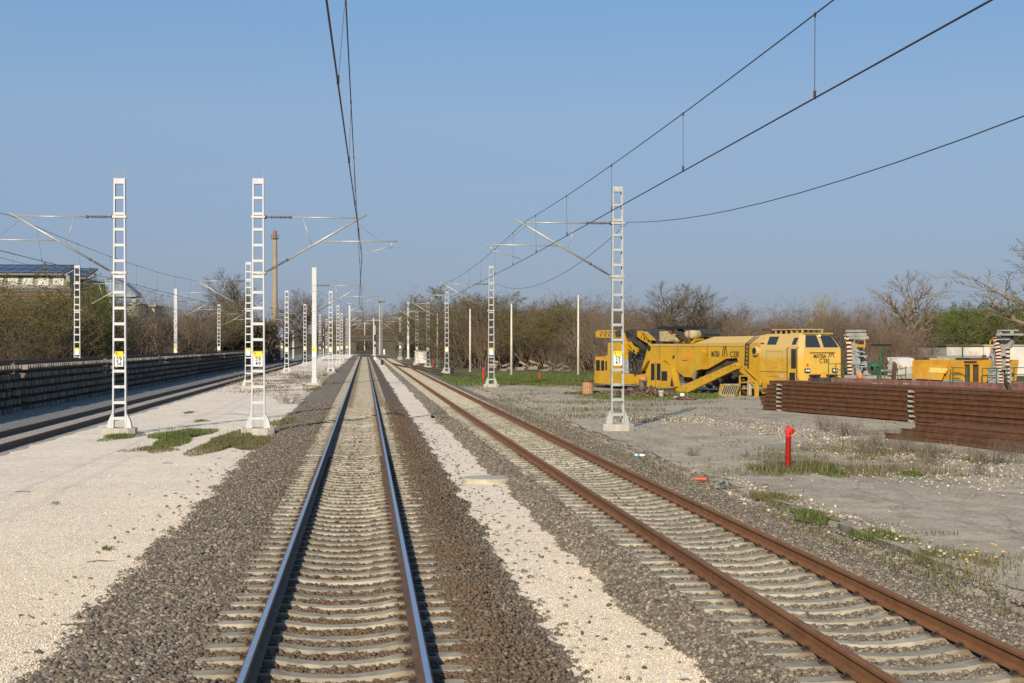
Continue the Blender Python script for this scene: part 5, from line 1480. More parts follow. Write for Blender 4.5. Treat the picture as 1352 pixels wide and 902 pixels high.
# rubble rows of pale stones
def row(name, pts, wid, n, size, label, mat='stones_white'):
    out = []
    P = [G(x, y, .2) for x, y in pts]
    for k in range(n):
        f = rnd.random() * (len(P) - 1); i = min(int(f), len(P) - 2); q = P[i].lerp(P[i + 1], f - i)
        x = q.x + rnd.gauss(0, wid); y = q.y + rnd.gauss(0, wid * 1.6); out.append((x, y, yard_z(x, y) + rnd.uniform(0, .05) if x > 8 else .07))
    out = np.array(out); return stones(name, out, NR.uniform(size * .4, size * 1.25, n), MT[mat], n > 3000, .75, label)
row('rubble_row', [(870, 552), (930, 556), (1000, 565), (1070, 574), (1130, 590), (1160, 598)], .85, 1100, .040, 'row of pale broken stones across the yard left of the red hydrant')
row('rubble_row', [(1160, 597), (1220, 606), (1290, 616), (1352, 622)], .9, 400, .036, 'pale stones scattered in front of the low rail heap')
row('rubble_row', [(945, 630), (985, 645), (1060, 668), (1160, 705), (1240, 740)], .25, 520, .036, 'pale broken stones along the edge of the yard beside the rusty track')
row('rubble_row', [(1150, 628), (1250, 634), (1352, 640)], .9, 380, .03, 'band of small pale stones right of the red hydrant')
row('rubble_row', [(640, 512), (700, 528), (760, 540), (830, 556)], 1.3, 900, .032, 'loose pale stones left of the mast numbered 59 47')
n = 5500; xx = 8.2 + 22 * NR.random(n) ** 1.3; yy_ = 16 + 62 * NR.random(n)
stones('yard_pebbles', np.array([(x, y, yard_z(x, y)) for x, y in zip(xx, yy_)]), NR.uniform(.01, .035, n), stone_mat('yard pebbles', [(0, (.16, .14, .115)), (.6, (.28, .24, .19)), (1, (.45, .40, .32))]), True, .7, 'small loose stones all over the worn yard')
# litter
p = G(845, 603, .08); o = empty('plastic_bottle', p, R(-30)); tag(o, 'clear and blue plastic bottle lying in the ditch beside the rusty track', 'bottle')
mb = MB(); mb.lathe((0, 0, .04), [(.02, -.16), (.04, -.13), (.04, .08), (.018, .13), (.018, .15)], 12, 'x'); mb.build('bottle_body', M('pale blue plastic', (.55, .66, .74), .2), o, True)
mb = MB(); mb.lathe((0, 0, .04), [(.02, .15), (.02, .17)], 10, 'x'); mb.build('bottle_cap', MT['blue'], o)
mb = MB(); mb.lathe((0, 0, .04), [(.042, -.06), (.042, .0)], 12, 'x'); mb.build('bottle_label', M('blue print', (.05, .18, .5), .4), o)
p = G(926, 636, .08); o = empty('plastic_pipe', p, R(-20)); tag(o, 'short piece of red brown plastic pipe lying beside the rusty track', 'pipe')
mb = MB(); mb.lathe((0, 0, .06), [(.05, -.13), (.05, .13), (.042, .13), (.042, -.13)], 14, 'x'); mb.build('pipe_wall', M('orange red plastic', (.40, .065, .03), .5), o)
p = G(952, 646, .08); mb = MB()
for k in range(6): mb.box((rnd.uniform(-.12, .12), rnd.uniform(-.06, .06), .04 + .02 * k), (.12, .08, .02), Matrix.Rotation(rnd.uniform(-1, 1), 3, (rnd.random(), rnd.random(), rnd.random())))
o = mb.build('plastic_bag', M('grey blue plastic', (.10, .12, .16), .5)); o.location = p; tag(o, 'crumpled grey blue plastic bag near the red pipe piece', 'bag')
p = G(644, 636, .03); o = empty('manhole_cover', (p.x, p.y, 0)); tag(o, 'round pale concrete shaft cover lying on the white gravel between the tracks', 'shaft cover')
mb = MB(); mb.lathe((0, 0, -.02), [(.60, 0), (.60, .12), (.57, .15), (.3, .155)], 40); mb.build('lid', M('weathered pale concrete', (.45, .41, .32), .9, 0, (.36, .33, .26), 4, .4, .6, 40, .3), o)

# ------------------------------------------------------------------ trackside equipment far down the line
def signal(px, Y, ztop, zhead, label, heads=1, w=.5):
    p = D(px, 455, Y); o = empty('light_signal', (p.x, Y, 0)); tag(o, label, 'railway signal', 'light signals down the line')
    mb = MB(); mb.lathe((0, 0, 0), [(.12, .0), (.12, ztop)], 8); mb.bb((-.3, -.3, 0), (.3, .3, .5)); mb.build('signal_mast', MT['white_steel'], o)
    mb = MB(); mb.bb((-w / 2, -.3, zhead - .65), (w / 2, -.14, zhead + .65)); hd = mb.build('signal_head', MT['black'], o)
    for k in range(4):
        mb = MB(); mb.lathe((0, -.33, zhead + .45 - .3 * k), [(.1, 0), (.1, .03)], 10, 'y'); mb.build('lens', MT['glass'], hd)
    mb = MB(); mb.bb((-.25, -.2, ztop * .38), (.25, -.125, ztop * .38 + .5)); mb.build('small_head', MT['black'], o)
    return o
signal(495.2, 318, 7.2, 4.6, 'white light signal with black head right of the main track at the far end')
signal(427.0, 330, 6.6, 4.4, 'light signal with black head left of the main track at the far end')
p = D(528.3, 455, 317.5); o = empty('light_signal', (p.x, 317.4, 0)); tag(o, 'black signal head fixed to the ladder mast left of the white cabin', 'railway signal', 'light signals down the line')
mb = MB(); mb.bb((-.42, -.32, 4.2), (.42, -.13, 5.9)); hd = mb.build('signal_head', MT['black'], o)
for k in range(4):
    mb = MB(); mb.lathe((0, -.36, 5.6 - .36 * k), [(.12, 0), (.12, .03)], 10, 'y'); mb.build('lens', MT['glass'], hd)
def dwarf(px, py, hgt, label, mat='black'):
    p = G(px, py, .1); o = empty('dwarf_signal', p); tag(o, label, 'dwarf signal', 'small signals near the ground')
    mb = MB(); mb.bb((-.22, -.15, .12), (.22, .12, hgt)); hd = mb.build('signal_head', MT[mat], o)
    for k in range(2):
        mb = MB(); mb.lathe((0, -.2, hgt * (.38 + .38 * k)), [(.1, 0), (.1, .05)], 10, 'y'); mb.build('lens', MT['glass'], hd)
        mb = MB(); mb.box((0, -.22, hgt * (.38 + .38 * k) + .12), (.24, .16, .02)); mb.build('hood', MT[mat], hd)
    mb = MB(); mb.bb((-.3, -.25, -.1), (.3, .25, .12)); mb.build('foot', MT['concrete'], o)
dwarf(597, 496.5, .85, 'black dwarf signal at the foot of the third grey mast')
dwarf(504.7, 483, .85, 'black dwarf signal on the white strip between the tracks')
dwarf(468.4, 468.5, 1.0, 'tiny dwarf signal left of the main track far away')
dwarf(507.2, 468, 1.6, 'tiny white dwarf signal right of the far end of the main track', 'white_plate')
p = G(576, 0 + 497.5, .15)
cabn = empty('equipment_cabin', (D(555.3, 455, 246).x, 246, 0)); tag(cabn, 'small white equipment cabin behind the right hand masts', 'cabin')
mb = MB(); mb.bb((-.9, 0, 0), (.9, 2.2, 2.05)); mb.build('wall', MT['hazy_white'], cabn)
mb = MB(); mb.bb((-1.0, -.1, 2.05), (1.0, 2.3, 2.15)); mb.build('roof', MT['hazy_white'], cabn)
mb = MB(); mb.bb((-.3, -.02, .1), (.4, -.004, 1.9)); mb.build('door', M('cabin door', (.6, .58, .52), .6), cabn)
for px, py, Y, yt, lab in ((577.5, 484.4, 204, 414, 'slim pale pole right of the red post by the white cabin'), (620.7, 490.4, 169, 408, 'slim pale pole left of the second grey mast'), (675.3, 495, 150, 401, 'slim pale pole right of the second grey mast'), (763.5, 495, 150, 389.5, 'tallest slim pale pole, left of the yellow machine')):
    p = D(px, py, Y); tp = D(px, yt, Y); o = empty('pole', (p.x, Y, 0)); tag(o, lab, 'pole', 'slim pale poles before the woods')
    mb = MB(); mb.tube((0, 0, 0), (0, 0, tp.z), .13, .075, 10); mb.build('shaft', M('pale pole paint', (.60, .57, .48), .6, 0, (.5, .47, .39), 2), o, True) if 'pole_m' not in globals() else mb.build('shaft', pole_m, o, True)
    mb = MB(); mb.lathe((0, 0, 0), [(.2, 0), (.2, .25)], 8); mb.build('foot', MT['concrete'], o)
# floodlight mast
Y = 440; p = D(501.5, 455, Y); ft = empty('floodlight_mast', (p.x, Y, 0)); tag(ft, 'tall floodlight mast with a lamp frame at the far end of the line', 'floodlight mast')
tz = D(501.5, 402, Y).z
mb = MB(); mb.tube((0, 0, 0), (0, 0, tz), .32, .2, 10); mb.tube((.6, 0, 0), (.6, 0, tz), .08, .08, 6); mb.build('shaft', MT['galv'], ft)
mb = MB(); mb.bb((-.6, -.3, tz), (1.5, .3, tz + .12)); mb.bb((-.6, -.3, tz + 1.3), (1.5, .3, tz + 1.4))
for x in (-.6, .0, .8, 1.45): mb.bb((x - .05, -.3, tz), (x + .05, .3, tz + 1.4))
fr = mb.build('lamp_frame', MT['grey'], ft)
for x in (-.3, .4, 1.1):
    mb = MB(); mb.bb((x - .25, -.6, tz + .35), (x + .25, -.3, tz + 1.1)); mb.build('floodlight', MT['grey_ink'], fr)
for px, yt, yb, Y, lab in ((481.5, 425, 464.5, 600, 'lone pale pole at the vanishing point of the main track'), (493.5, 420, 468, 420, 'white mast with short arms right of the main track far away'), (387.3, 433, 473, 330, 'pale post with a horizontal arm left of the solid white mast')):
    p = D(px, yb, Y); tp = D(px, yt, Y); o = empty('pole', (p.x, Y, 0)); tag(o, lab, 'pole', 'slim pale poles far down the line')
    mb = MB(); mb.tube((0, 0, -.2), (0, 0, tp.z), .22, .18, 8); mb.build('shaft', MT['white_steel'], o)
    mb = MB(); mb.bar((-2.2, 0, tp.z - .6), (2.2 if Y > 400 else 1, 0, tp.z - .6), .14, .14); mb.build('arm', MT['tube'], o)
# overpass
Y = 545; a = D(440, 447, Y); b_ = D(522, 447, Y); ov = empty('overpass', (0, Y, 0)); tag(ov, 'low grey concrete overpass crossing the line in the far distance', 'bridge')
cgray = M('far weathered concrete', (.085, .074, .06), .95, 0, (.06, .052, .042), .3)
zt = D(480, 446, Y).z; zb = D(480, 450, Y).z
mb = MB(); mb.bb((a.x, 0, zb), (b_.x, 8, zt)); mb.build('deck', cgray, ov)
mb = MB(); mb.bb((a.x, -.3, zt - .1), (b_.x, -.05, zt + .9)); mb.build('parapet', cgray, ov)
for px0, px1 in ((440, 470), (494, 522)):
    c = D(px0, 455, Y).x; d = D(px1, 455, Y).x; mb = MB(); mb.bb((c, .5, -.5), (d, 7.5, zb)); mb.build('abutment', cgray, ov)
cs = empty('retaining_wall', (0, 620, 0)); tag(cs, 'pale grey sloping wall on the hillside above the overpass', 'wall')
a = D(466, 442, 620); b_ = D(484, 442, 620); c = D(478, 424, 620); mb = MB(); mb.add([(a.x, -3, a.z), (b_.x, -3, b_.z), (c.x, 3, c.z), (a.x, 4, a.z), (b_.x, 4, b_.z)], [(0, 1, 2), (0, 2, 3), (1, 4, 2), (0, 3, 4, 1)]); mb.build('slope', M('pale slope', (.15, .135, .115), .9), cs, fix=True)

# ------------------------------------------------------------------ buildings
def wbox(mb, px0, px1, y0, y1, Y, dep):
    a = D(px0, y0, Y); b_ = D(px1, y1, Y); mb.bb((a.x, Y, b_.z), (b_.x, Y + dep, a.z)); return mb
Y = 235; bl = empty('industrial_building', (0, 0, 0)); tag(bl, 'white industrial building with solar panels on its roof behind the trees at far left', 'building')
oldw = M('weathered pale facade', (.28, .265, .235), .9, 0, (.18, .17, .15), .6)
wbox(MB(), -140, 92, 362, 470, Y, 26).build('wall', oldw, bl)
wbox(MB(), -140, 92.5, 379.5, 386, Y - .35, .34).build('dark_band', M('dark cladding', (.10, .10, .105), .7), bl)
wbox(MB(), -140, 92.5, 386.2, 391, Y - .30, .29).build('rust_band', M('rust brown cladding', (.28, .16, .09), .8), bl)
for k in range(11):
    x0 = -130 + k * 20
    wbox(MB(), x0, x0 + 14, 366, 377, Y - .12, .11).build('window', M('frosted pane', (.46, .47, .45), .35, 0, (.62, .60, .55), .8) if k == 0 else bpy.data.materials['frosted pane'], bl)
# pitched roof with panels
pm, nt, b = nmat('solar panel')
p_ = pos(nt); sx = nt.nodes.new('ShaderNodeSeparateXYZ'); L(nt, p_, sx.inputs[0])
fx_ = mth(nt, 'FRACT', mth(nt, 'MULTIPLY', sx.outputs[0], .60)); fz_ = mth(nt, 'FRACT', mth(nt, 'MULTIPLY', sx.outputs[2], 1.05))
k = mth(nt, 'MAXIMUM', mth(nt, 'LESS_THAN', fx_, .07), mth(nt, 'LESS_THAN', fz_, .10))
L(nt, mixc(nt, k, (.012, .018, .035), (.16, .19, .24)), b.inputs['Base Color']); b.inputs['Roughness'].default_value = .35
def roof(px0, px1, ylo, yhi, Y0, dep, parent, ov=1.0):
    a = D(px0, ylo, Y0 - ov); b_ = D(px1, ylo, Y0 - ov); c = D(px0, yhi, Y0 + dep)
    z0, z1 = a.z, D(px0, yhi, Y0 + dep).z
    mb = MB(); mb.add([(a.x, Y0 - ov, z0), (b_.x, Y0 - ov, z0), (b_.x, Y0 + dep, z1), (a.x, Y0 + dep, z1), (a.x, Y0 - ov, z0 - .3), (b_.x, Y0 - ov, z0 - .3), (b_.x, Y0 + dep, z1 - .3), (a.x, Y0 + dep, z1 - .3)], [(4, 5, 6, 7), (0, 4, 7, 3), (1, 2, 6, 5), (0, 1, 5, 4), (3, 7, 6, 2), (0, 1, 2, 3)])
    rf = mb.build('roof', M('roof sheet', (.12, .12, .12), .6) if 'roof sheet' not in bpy.data.materials else bpy.data.materials['roof sheet'], parent, fix=True)
    k = (z1 - z0) / (dep + ov); e = .03
    mb = MB(); mb.add([(a.x + .4, Y0 - ov + .3, z0 + .3 * k + .06), (b_.x - .4, Y0 - ov + .3, z0 + .3 * k + .06), (b_.x - .4, Y0 + dep - .4, z1 - .4 * k + .06), (a.x + .4, Y0 + dep - .4, z1 - .4 * k + .06)], [(0, 1, 2, 3)]); mb.build('solar_array', pm, rf)
roof(-145, 82, 360, 348.5, Y, 12, bl)
b2 = empty('industrial_building'); tag(b2, 'lower annex with solar panels at the right end of the white building', 'building')
wbox(MB(), 88, 112, 367, 470, Y + 8, 20).build('wall', oldw, b2)
wbox(MB(), 88, 112.3, 372, 382, Y + 7.6, .3).build('dark_band', bpy.data.materials['dark cladding'], b2)
roof(84, 113, 366, 354, Y + 8, 10, b2)
# arched canopy
Y = 205; ac = empty('arched_canopy'); tag(ac, 'grey arched steel canopy on tall columns behind the green tree at left', 'canopy')
steelg = M('grey blue steel', (.22, .25, .28), .5, .2)
pa_ = []
for k in range(13):
    t = k / 12; px = 140 + 38 * t; y = 389 - 22 * math.sin(math.pi * min(1, .5 + t * .5)) ; pa_.append(D(px, y, Y))
mb = MB(); 
for d in (0, 6): mb.path([p + Vector((0, d, 0)) for p in pa_], .22, 6)
for i in range(0, 13, 2):
    mb.bar(pa_[i], (pa_[i].x, Y, D(0, 389, Y).z), .15, .15, (0, 1, 0)); mb.bar(pa_[i], pa_[i] + Vector((0, 6, 0)), .12, .12)
mb.build('arch_truss', steelg, ac)
mb = MB(); a = D(138, 389, Y); b_ = D(180, 392, Y); mb.bb((a.x, Y - .3, b_.z), (b_.x, Y + 6.3, a.z)); mb.build('eaves_beam', steelg, ac)
mb = MB(); vs = [p + Vector((0, .1, .25)) for p in pa_] + [p + Vector((0, 5.9, .25)) for p in pa_]; mb.add(vs, [(i, i + 1, 14 + i, 13 + i) for i in range(12)]); mb.build('roof_sheet', steelg, ac)
for px in (145, 177):
    mb = MB(); a = D(px, 391, Y); mb.tube((a.x, Y + .5, .1), (a.x, Y + .5, a.z), .35, n=8); mb.build('column', MT['galv'] if px > 150 else MT['hazy_white'], ac)
b3 = empty('building'); tag(b3, 'low white house with grey wall glimpsed right of the arched canopy', 'building')
wbox(MB(), 165, 182, 402, 470, 222, 10).build('wall', MT['hazy_white'], b3)
wbox(MB(), 164, 183, 412, 428, 221.6, .3).build('glass_front', steelg, b3)
wbox(MB(), 163, 184, 400, 402, 221.5, 11).build('roof', steelg, b3)
b4 = empty('wall_of_sheds'); b4.name = 'shed'; tag(b4, 'small pale shed with low roof right of the white house at left', 'shed')
wbox(MB(), 184, 204, 405, 470, 230, 8).build('wall', MT['hazy_white'], b4)
wbox(MB(), 183, 206, 402.5, 405, 229.5, 9).build('roof', MT['concrete'], b4)
b5 = empty('fence'); tag(b5, 'rusty sheet fence below the houses at left', 'fence'); wbox(MB(), 150, 208, 428, 470, 212, .2).build('panel', M('pale brown sheet', (.26, .19, .14), .9, 0, (.16, .11, .08), .8), b5)
for px in (150, 165, 180, 195, 208):
    wbox(MB(), px - .8, px + .8, 426, 470, 211.8, .15).build('fence_post', MT['rustb'], b5)
# chimney
Y = 500; c = D(363, 400, Y); cm_ = empty('chimney', (c.x, Y, 0)); tag(cm_, 'tall tapering brick chimney with a platform ring near the top, left in the distance', 'chimney')
zt = D(363, 305, Y).z; zr = D(363, 314.5, Y).z
mb = MB(); mb.lathe((0, 0, 0), [(1.0, 0), (.86, zr * .5), (.68, zr - .3)], 20); mb.build('shaft', MT['brick'], cm_)
mb = MB(); mb.lathe((0, 0, 0), [(.62, zr), (.60, zt - .5), (.66, zt - .4), (.66, zt)], 20); mb.build('crown', MT['brick2'], cm_)
mb = MB(); mb.lathe((0, 0, 0), [(1.25, zr - .25), (1.25, zr)], 20); pl_ = mb.build('platform', MT['grey_ink'], cm_)
for k in range(12):
    a = 2 * math.pi * k / 12; mb = MB(); mb.tube((1.2 * math.cos(a), 1.2 * math.sin(a), zr), (1.2 * math.cos(a), 1.2 * math.sin(a), zr + 1.0), .05, n=4); mb.build('railing_post', MT['grey_ink'], pl_)
mb = MB(); mb.path([(1.2 * math.cos(2 * math.pi * k / 20), 1.2 * math.sin(2 * math.pi * k / 20), zr + 1.0) for k in range(21)], .05, 4); mb.build('top_bar', MT['grey_ink'], pl_)
mb = MB(); mb.tube((0, 0, zt), (0, 0, zt + 1.3), .05, n=5); mb.build('lightning_rod', MT['grey_ink'], cm_)
# white wall on the right
Y = 142; ww = empty('white_building'); tag(ww, 'long white rendered building behind the wagons at the right edge', 'building')
wbox(MB(), 1299, 1470, 456.5, 500, Y, 9).build('wall', MT['hazy_white'], ww)
wbox(MB(), 1298, 1471, 455.3, 456.6, Y - .2, 9.4).build('roof', MT['concrete'], ww)
w2 = empty('white_building'); tag(w2, 'grey white concrete building with dark streaks behind the orange yellow power unit', 'building')
wbox(MB(), 1250, 1298, 457, 500, Y - 4, 9).build('wall', M('streaked concrete wall', (.56, .53, .47), .9, 0, (.38, .36, .32), .8, .4, .6), w2)
wbox(MB(), 1249.5, 1298.5, 455.8, 457.2, Y - 4.2, 9.4).build('roof', MT['rustb'], w2)
w3 = empty('shed'); tag(w3, 'low grey flat roofed shed between the power unit and the white building', 'shed')
wbox(MB(), 1239, 1312, 472.5, 500, Y - 12, 7).build('wall', MT['concrete'], w3)
wbox(MB(), 1237, 1314, 470.5, 472.6, Y - 12.4, 7.8).build('roof', M('grey roof felt', (.24, .225, .20), .9), w3)
# broken concrete slabs at the edge of the wood
for k, (px, py, sx_, tl) in enumerate(((652, 477, 1.9, .25), (668, 482, 1.2, -.3), (690, 480, 1.6, .5), (706, 479, 2.0, .35), (722, 483, 1.3, .1), (738, 482, 1.6, -.4), (748, 484, 1.1, .3), (728, 480, 1.0, .6))):
    p = G(px, py + 8, .2); p = D(px, py, 172); mb = MB(); sx_ *= .5; mb.box((0, 0, 0), (sx_, .8, .22), Matrix.Rotation(tl, 3, 'Y') @ Matrix.Rotation(k * .7, 3, 'Z')); mb.box((.3, .3, -.3), (sx_ * .7, .7, .35), Matrix.Rotation(-tl, 3, 'Y'))
    mb.box((-.3, .2, -.6), (sx_, .8, .35), Matrix.Rotation(.2, 3, 'Z'))
    o = mb.build('concrete_slab', M('dusty old concrete', (.26, .225, .175), .95, 0, (.17, .145, .11), 2) if k == 0 else bpy.data.materials['dusty old concrete']); o.location = p
    tag(o, ['upright pale slab of the rubble, leftmost behind the second grey mast', 'flat slab of the rubble, second from the left', 'tilted rubble slab left of the raised one', 'largest raised slab in the rubble before the woods', 'low slab right of the raised one', 'slab leaning left near the right end of the rubble', 'rightmost slab of the rubble', 'small steep slab on top of the rubble'][k], 'concrete slab', 'broken slabs before the woods')
# ------------------------------------------------------------------ plants
def bark(name, c, c2): return M(name, c, .9, 0, c2, 3, .4, .65)
MT['bark_grey'] = bark('grey brown bark', (0.130, 0.107, 0.083), (0.081, 0.065, 0.051))
MT['bark_pale'] = bark('pale brown bark', (0.221, 0.172, 0.125), (0.137, 0.104, 0.074))
MT['bark_pink'] = bark('pinkish brown bark', (0.195, 0.127, 0.091), (0.130, 0.085, 0.060))
MT['bark_dark'] = bark('dark bark', (0.111, 0.094, 0.075), (0.156, 0.130, 0.104))
def leafm(name, a, b_):
    m, nt, b = nmat(name); g = nt.nodes.new('ShaderNodeNewGeometry')
    L(nt, ramp(nt, g.outputs['Random Per Island'], [(0, a), (1, b_)]).outputs[0], b.inputs['Base Color'])
    b.inputs['Roughness'].default_value = .7; b.inputs['Specular IOR Level'].default_value = .2
    b.inputs['Transmission Weight'].default_value = 0.0
    return m
MT['leaf_green'] = leafm('fresh green leaves', (.05, .074, .012), (.135, .172, .03))
MT['leaf_olive'] = leafm('olive buds', (0.081, 0.073, 0.022), (0.156, 0.135, 0.043))
MT['leaf_brown'] = leafm('brown buds', (0.098, 0.073, 0.044), (0.176, 0.130, 0.081))
MT['leaf_pale'] = leafm('pale green buds', (.20, .22, .07), (.32, .32, .13))
MT['leaf_pink'] = leafm('pink brown buds', (0.130, 0.086, 0.060), (0.215, 0.146, 0.104))

def make_tree(seed, H, stems, spread, nlim, ntw, nfine, leaf_n, leaf_s, leaf_m, bark_m, rad, up=.25, base=.2, droop=.0, lstart=.25):
    r = random.Random(seed); tr, cr = MB(), MB(); tips = []
    def rv(): return Vector((r.gauss(0, 1), r.gauss(0, 1), r.gauss(0, 1)))
    def grow(p, d, ln, rd, lvl):
        ns = 5 if lvl == 0 else (4 if lvl == 1 else 3 if lvl == 2 else 2)
        q = p; rr = rd; pts = [(p, rd)]
        for i in range(ns):
            d = (d + rv() * (.10 if lvl == 0 else .17) + Vector((0, 0, up * (.4 if lvl else .2)))).normalized()
            if lvl >= 3 and droop: d = (d - Vector((0, 0, droop))).normalized()
            q2_ = q + d * (ln / ns); r2 = rd * (1 - (i + 1) / ns * (.72 if lvl < 2 else .8))
            mb = tr if lvl <= (0 if stems > 1 else 1) else cr
            if lvl >= 3:   # a flat sliver, thick enough to be seen from the railway
                a = d.orthogonal().normalized() * rr
                a = Matrix.Rotation(r.uniform(0, 6.28), 3, d) @ a
                mb.add([q - a, q + a, q2_ + a * .6, q2_ - a * .6], [(0, 1, 2, 3)])
            else: mb.tube(q, q2_, rr, r2, n=(7, 5, 4)[lvl], cap=False)
            q, rr = q2_, r2; pts.append((q, rr))
        if lvl == 3 or (nfine == 0 and lvl == 2): tips.append((q, d)); 
        if lvl >= 3: tips.append((pts[1][0], d)); return
        n = (nlim, ntw, nfine)[lvl]
        for k in range(n):
            f = (lstart if lvl == 0 else .2) + (1 - (lstart if lvl == 0 else .2)) * (k + r.random()) / n
            x = f * ns; i = min(int(x), ns - 1); b0, r0 = pts[i]; b1, r1 = pts[i + 1]; t = x - i
            pp = b0.lerp(b1, t); pr = r0 + (r1 - r0) * t
            dd = (b1 - b0).normalized(); az = Matrix.Rotation(r.uniform(0, 6.28) if lvl else k * 2.4 + r.uniform(-.5, .5), 3, dd)
            ang = r.uniform(.45, .95) * spread
            nd = Matrix.Rotation(ang, 3, az @ dd.orthogonal().normalized()) @ dd
            l2 = ln * (r.uniform(.42, .62) if lvl == 0 else r.uniform(.35, .55)) * (1.15 - .45 * f)
            grow(pp, nd, l2, max(pr * .62, rad * (.06 if stems == 1 else .045)), lvl + 1)
    for k in range(stems):
        if stems == 1: p = Vector((0, 0, -.1)); d = Vector((r.uniform(-.05, .05), r.uniform(-.05, .05), 1)).normalized(); l = H * .72
        else:
            a = r.uniform(0, 6.28); q = r.uniform(0, base); p = Vector((q * math.cos(a), q * math.sin(a), -.1)); a += r.uniform(-.4, .4)
            d = Vector((math.cos(a) * .32 * spread, math.sin(a) * .32 * spread, 1)).normalized(); l = H * r.uniform(.5, .92)
        grow(p, d, l, rad * (1 if stems == 1 else r.uniform(.4, .7)), 0)
    lf = MB(); 
    if leaf_n and tips:
        for k in range(leaf_n):
            q, d = r.choice(tips); q = q + rv() * .065 * H / 8
            a = rv().normalized() * leaf_s * r.uniform(.6, 1.3); b_ = a.cross(rv()).normalized() * leaf_s * r.uniform(.4, .9)
            lf.add([q - a, q + b_, q + a, q - b_], [(0, 1, 2, 3)])
    # one crown object: twigs, then leaves
    cm = MB(); cm.add(cr.v, cr.f); cm.mat(1).add(lf.v, lf.f)
    zz = sorted(v[2] for v in cm.v)[int(len(cm.v) * .985)]
    return tr, cm, zz
PROTO = {}
def proto(key, barkm, leafm_, **kw):
    tr, cm, zz = make_tree(bark_m=None, leaf_m=None, **kw)
    root = empty('tree'); t = tr.build('trunk', MT[barkm], root); c = cm.build('crown', [MT[barkm], MT[leafm_]], root)
    PROTO[key] = (root, zz, t, c)
proto('bare', 'bark_grey', 'leaf_brown', seed=3, H=10, stems=1, spread=1.05, nlim=18, ntw=11, nfine=10, leaf_n=3000, leaf_s=.035, rad=.22, lstart=.18)
proto('bare2', 'bark_grey', 'leaf_brown', seed=8, H=10, stems=1, spread=1.15, nlim=16, ntw=11, nfine=10, leaf_n=2500, leaf_s=.035, rad=.24, lstart=.2)
proto('oak', 'bark_pale', 'leaf_brown', seed=21, H=10, stems=1, spread=1.1, nlim=14, ntw=10, nfine=10, leaf_n=0, leaf_s=.03, rad=.26, up=.32, lstart=.22)
proto('scrub', 'bark_pale', 'leaf_brown', seed=5, H=6, stems=16, spread=1.0, nlim=7, ntw=6, nfine=5, leaf_n=3600, leaf_s=.032, rad=.07, base=1.6, up=.35)
proto('scrub2', 'bark_grey', 'leaf_brown', seed=6, H=6, stems=14, spread=1.2, nlim=7, ntw=7, nfine=5, leaf_n=5000, leaf_s=.034, rad=.07, base=1.6, up=.3)
proto('pink', 'bark_pink', 'leaf_pink', seed=7, H=6, stems=18, spread=.8, nlim=7, ntw=6, nfine=5, leaf_n=3000, leaf_s=.03, rad=.06, base=1.8, up=.5)
proto('olive', 'bark_grey', 'leaf_olive', seed=9, H=8, stems=4, spread=1.25, nlim=9, ntw=8, nfine=5, leaf_n=17000, leaf_s=.044, rad=.16, base=.5, up=.2)
proto('olive2', 'bark_dark', 'leaf_olive', seed=19, H=8, stems=5, spread=1.1, nlim=9, ntw=7, nfine=5, leaf_n=12000, leaf_s=.044, rad=.14, base=.9, up=.25)
proto('green', 'bark_grey', 'leaf_green', seed=10, H=7, stems=4, spread=1.1, nlim=9, ntw=7, nfine=5, leaf_n=14000, leaf_s=.048, rad=.13, base=.5, up=.3)
proto('poplar', 'bark_pale', 'leaf_pale', seed=12, H=9, stems=3, spread=.5, nlim=16, ntw=6, nfine=4, leaf_n=5000, leaf_s=.06, rad=.13, base=.3, up=.6)
pused = set()
def tree(kind, px, ytop, Y, label, wide=1.0, group=None, name='tree', zg=.1):
    root, zz, t, c = PROTO[kind]
    o = copy_tree(root) if kind in pused else root
    pused.add(kind); o.name = name
    p = D(px, 455, Y); z = D(px, ytop, Y).z - zg; s = z / zz
    o.location = (p.x, Y, zg); o.rotation_euler = (0, 0, rnd.uniform(0, 6.28)); o.scale = (s * wide, s * wide, s)
    tag(o, label, 'bush' if name == 'bush' else 'tree', group); return o
# trees one can point to
tree('olive', 52, 363, 128, 'broad budding olive brown tree in front of the white building with solar panels', 1.25)
tree('olive', 12, 374, 124, 'budding olive brown tree at the left edge before the white building', 1.1)
tree('olive2', 92, 384, 126, 'dark olive tree behind the first ladder mast beyond the panels', 1.1)
tree('green', 132, 370, 128, 'fresh green tree behind the mast numbered 59 36', 1.0)
tree('green', 154, 386, 132, 'smaller fresh green tree before the arched canopy', 1.0)
tree('bare2', 300, 360, 260, 'large bare tree left of the mast numbered 59 49', 1.35)
tree('bare', 330, 378, 265, 'bare tree directly behind the mast numbered 59 49', 1.2)
tree('bare2', 375, 392, 280, 'bare tree right of the brick chimney', 1.3)
tree('bare', 401, 386, 290, 'bare tree left of the solid white mast', 1.2)
tree('bare', 528, 394, 330, 'tall dark bare tree right of the floodlight mast', 1.2)
tree('bare2', 604, 388, 300, 'bare tree top rising above the woods behind the small grey masts', 1.4)
tree('bare', 905, 382, 150, 'large bare tree standing behind the middle of the yellow machine', 1.5)
tree('bare', 858, 378, 154, 'large bare tree standing behind the left half of the yellow machine', 1.5)
tree('bare2', 812, 402, 160, 'bare tree behind the mast numbered 59 47', 1.2)
tree('oak', 1196, 363, 158, 'big bare spreading tree above the wagons, right of the machine cab', 1.5)
tree('poplar', 1078, 392, 150, 'slim pale green tree behind the cab of the yellow machine', .8)
tree('pink', 1094, 398, 148, 'reddish bare upright tree right of the slim pale green tree', .6)
tree('green', 1248, 406, 156, 'fresh green tree above the orange yellow power unit', 1.25)
tree('green', 1290, 412, 163, 'fresh green tree left of the right hand gantry', 1.2)
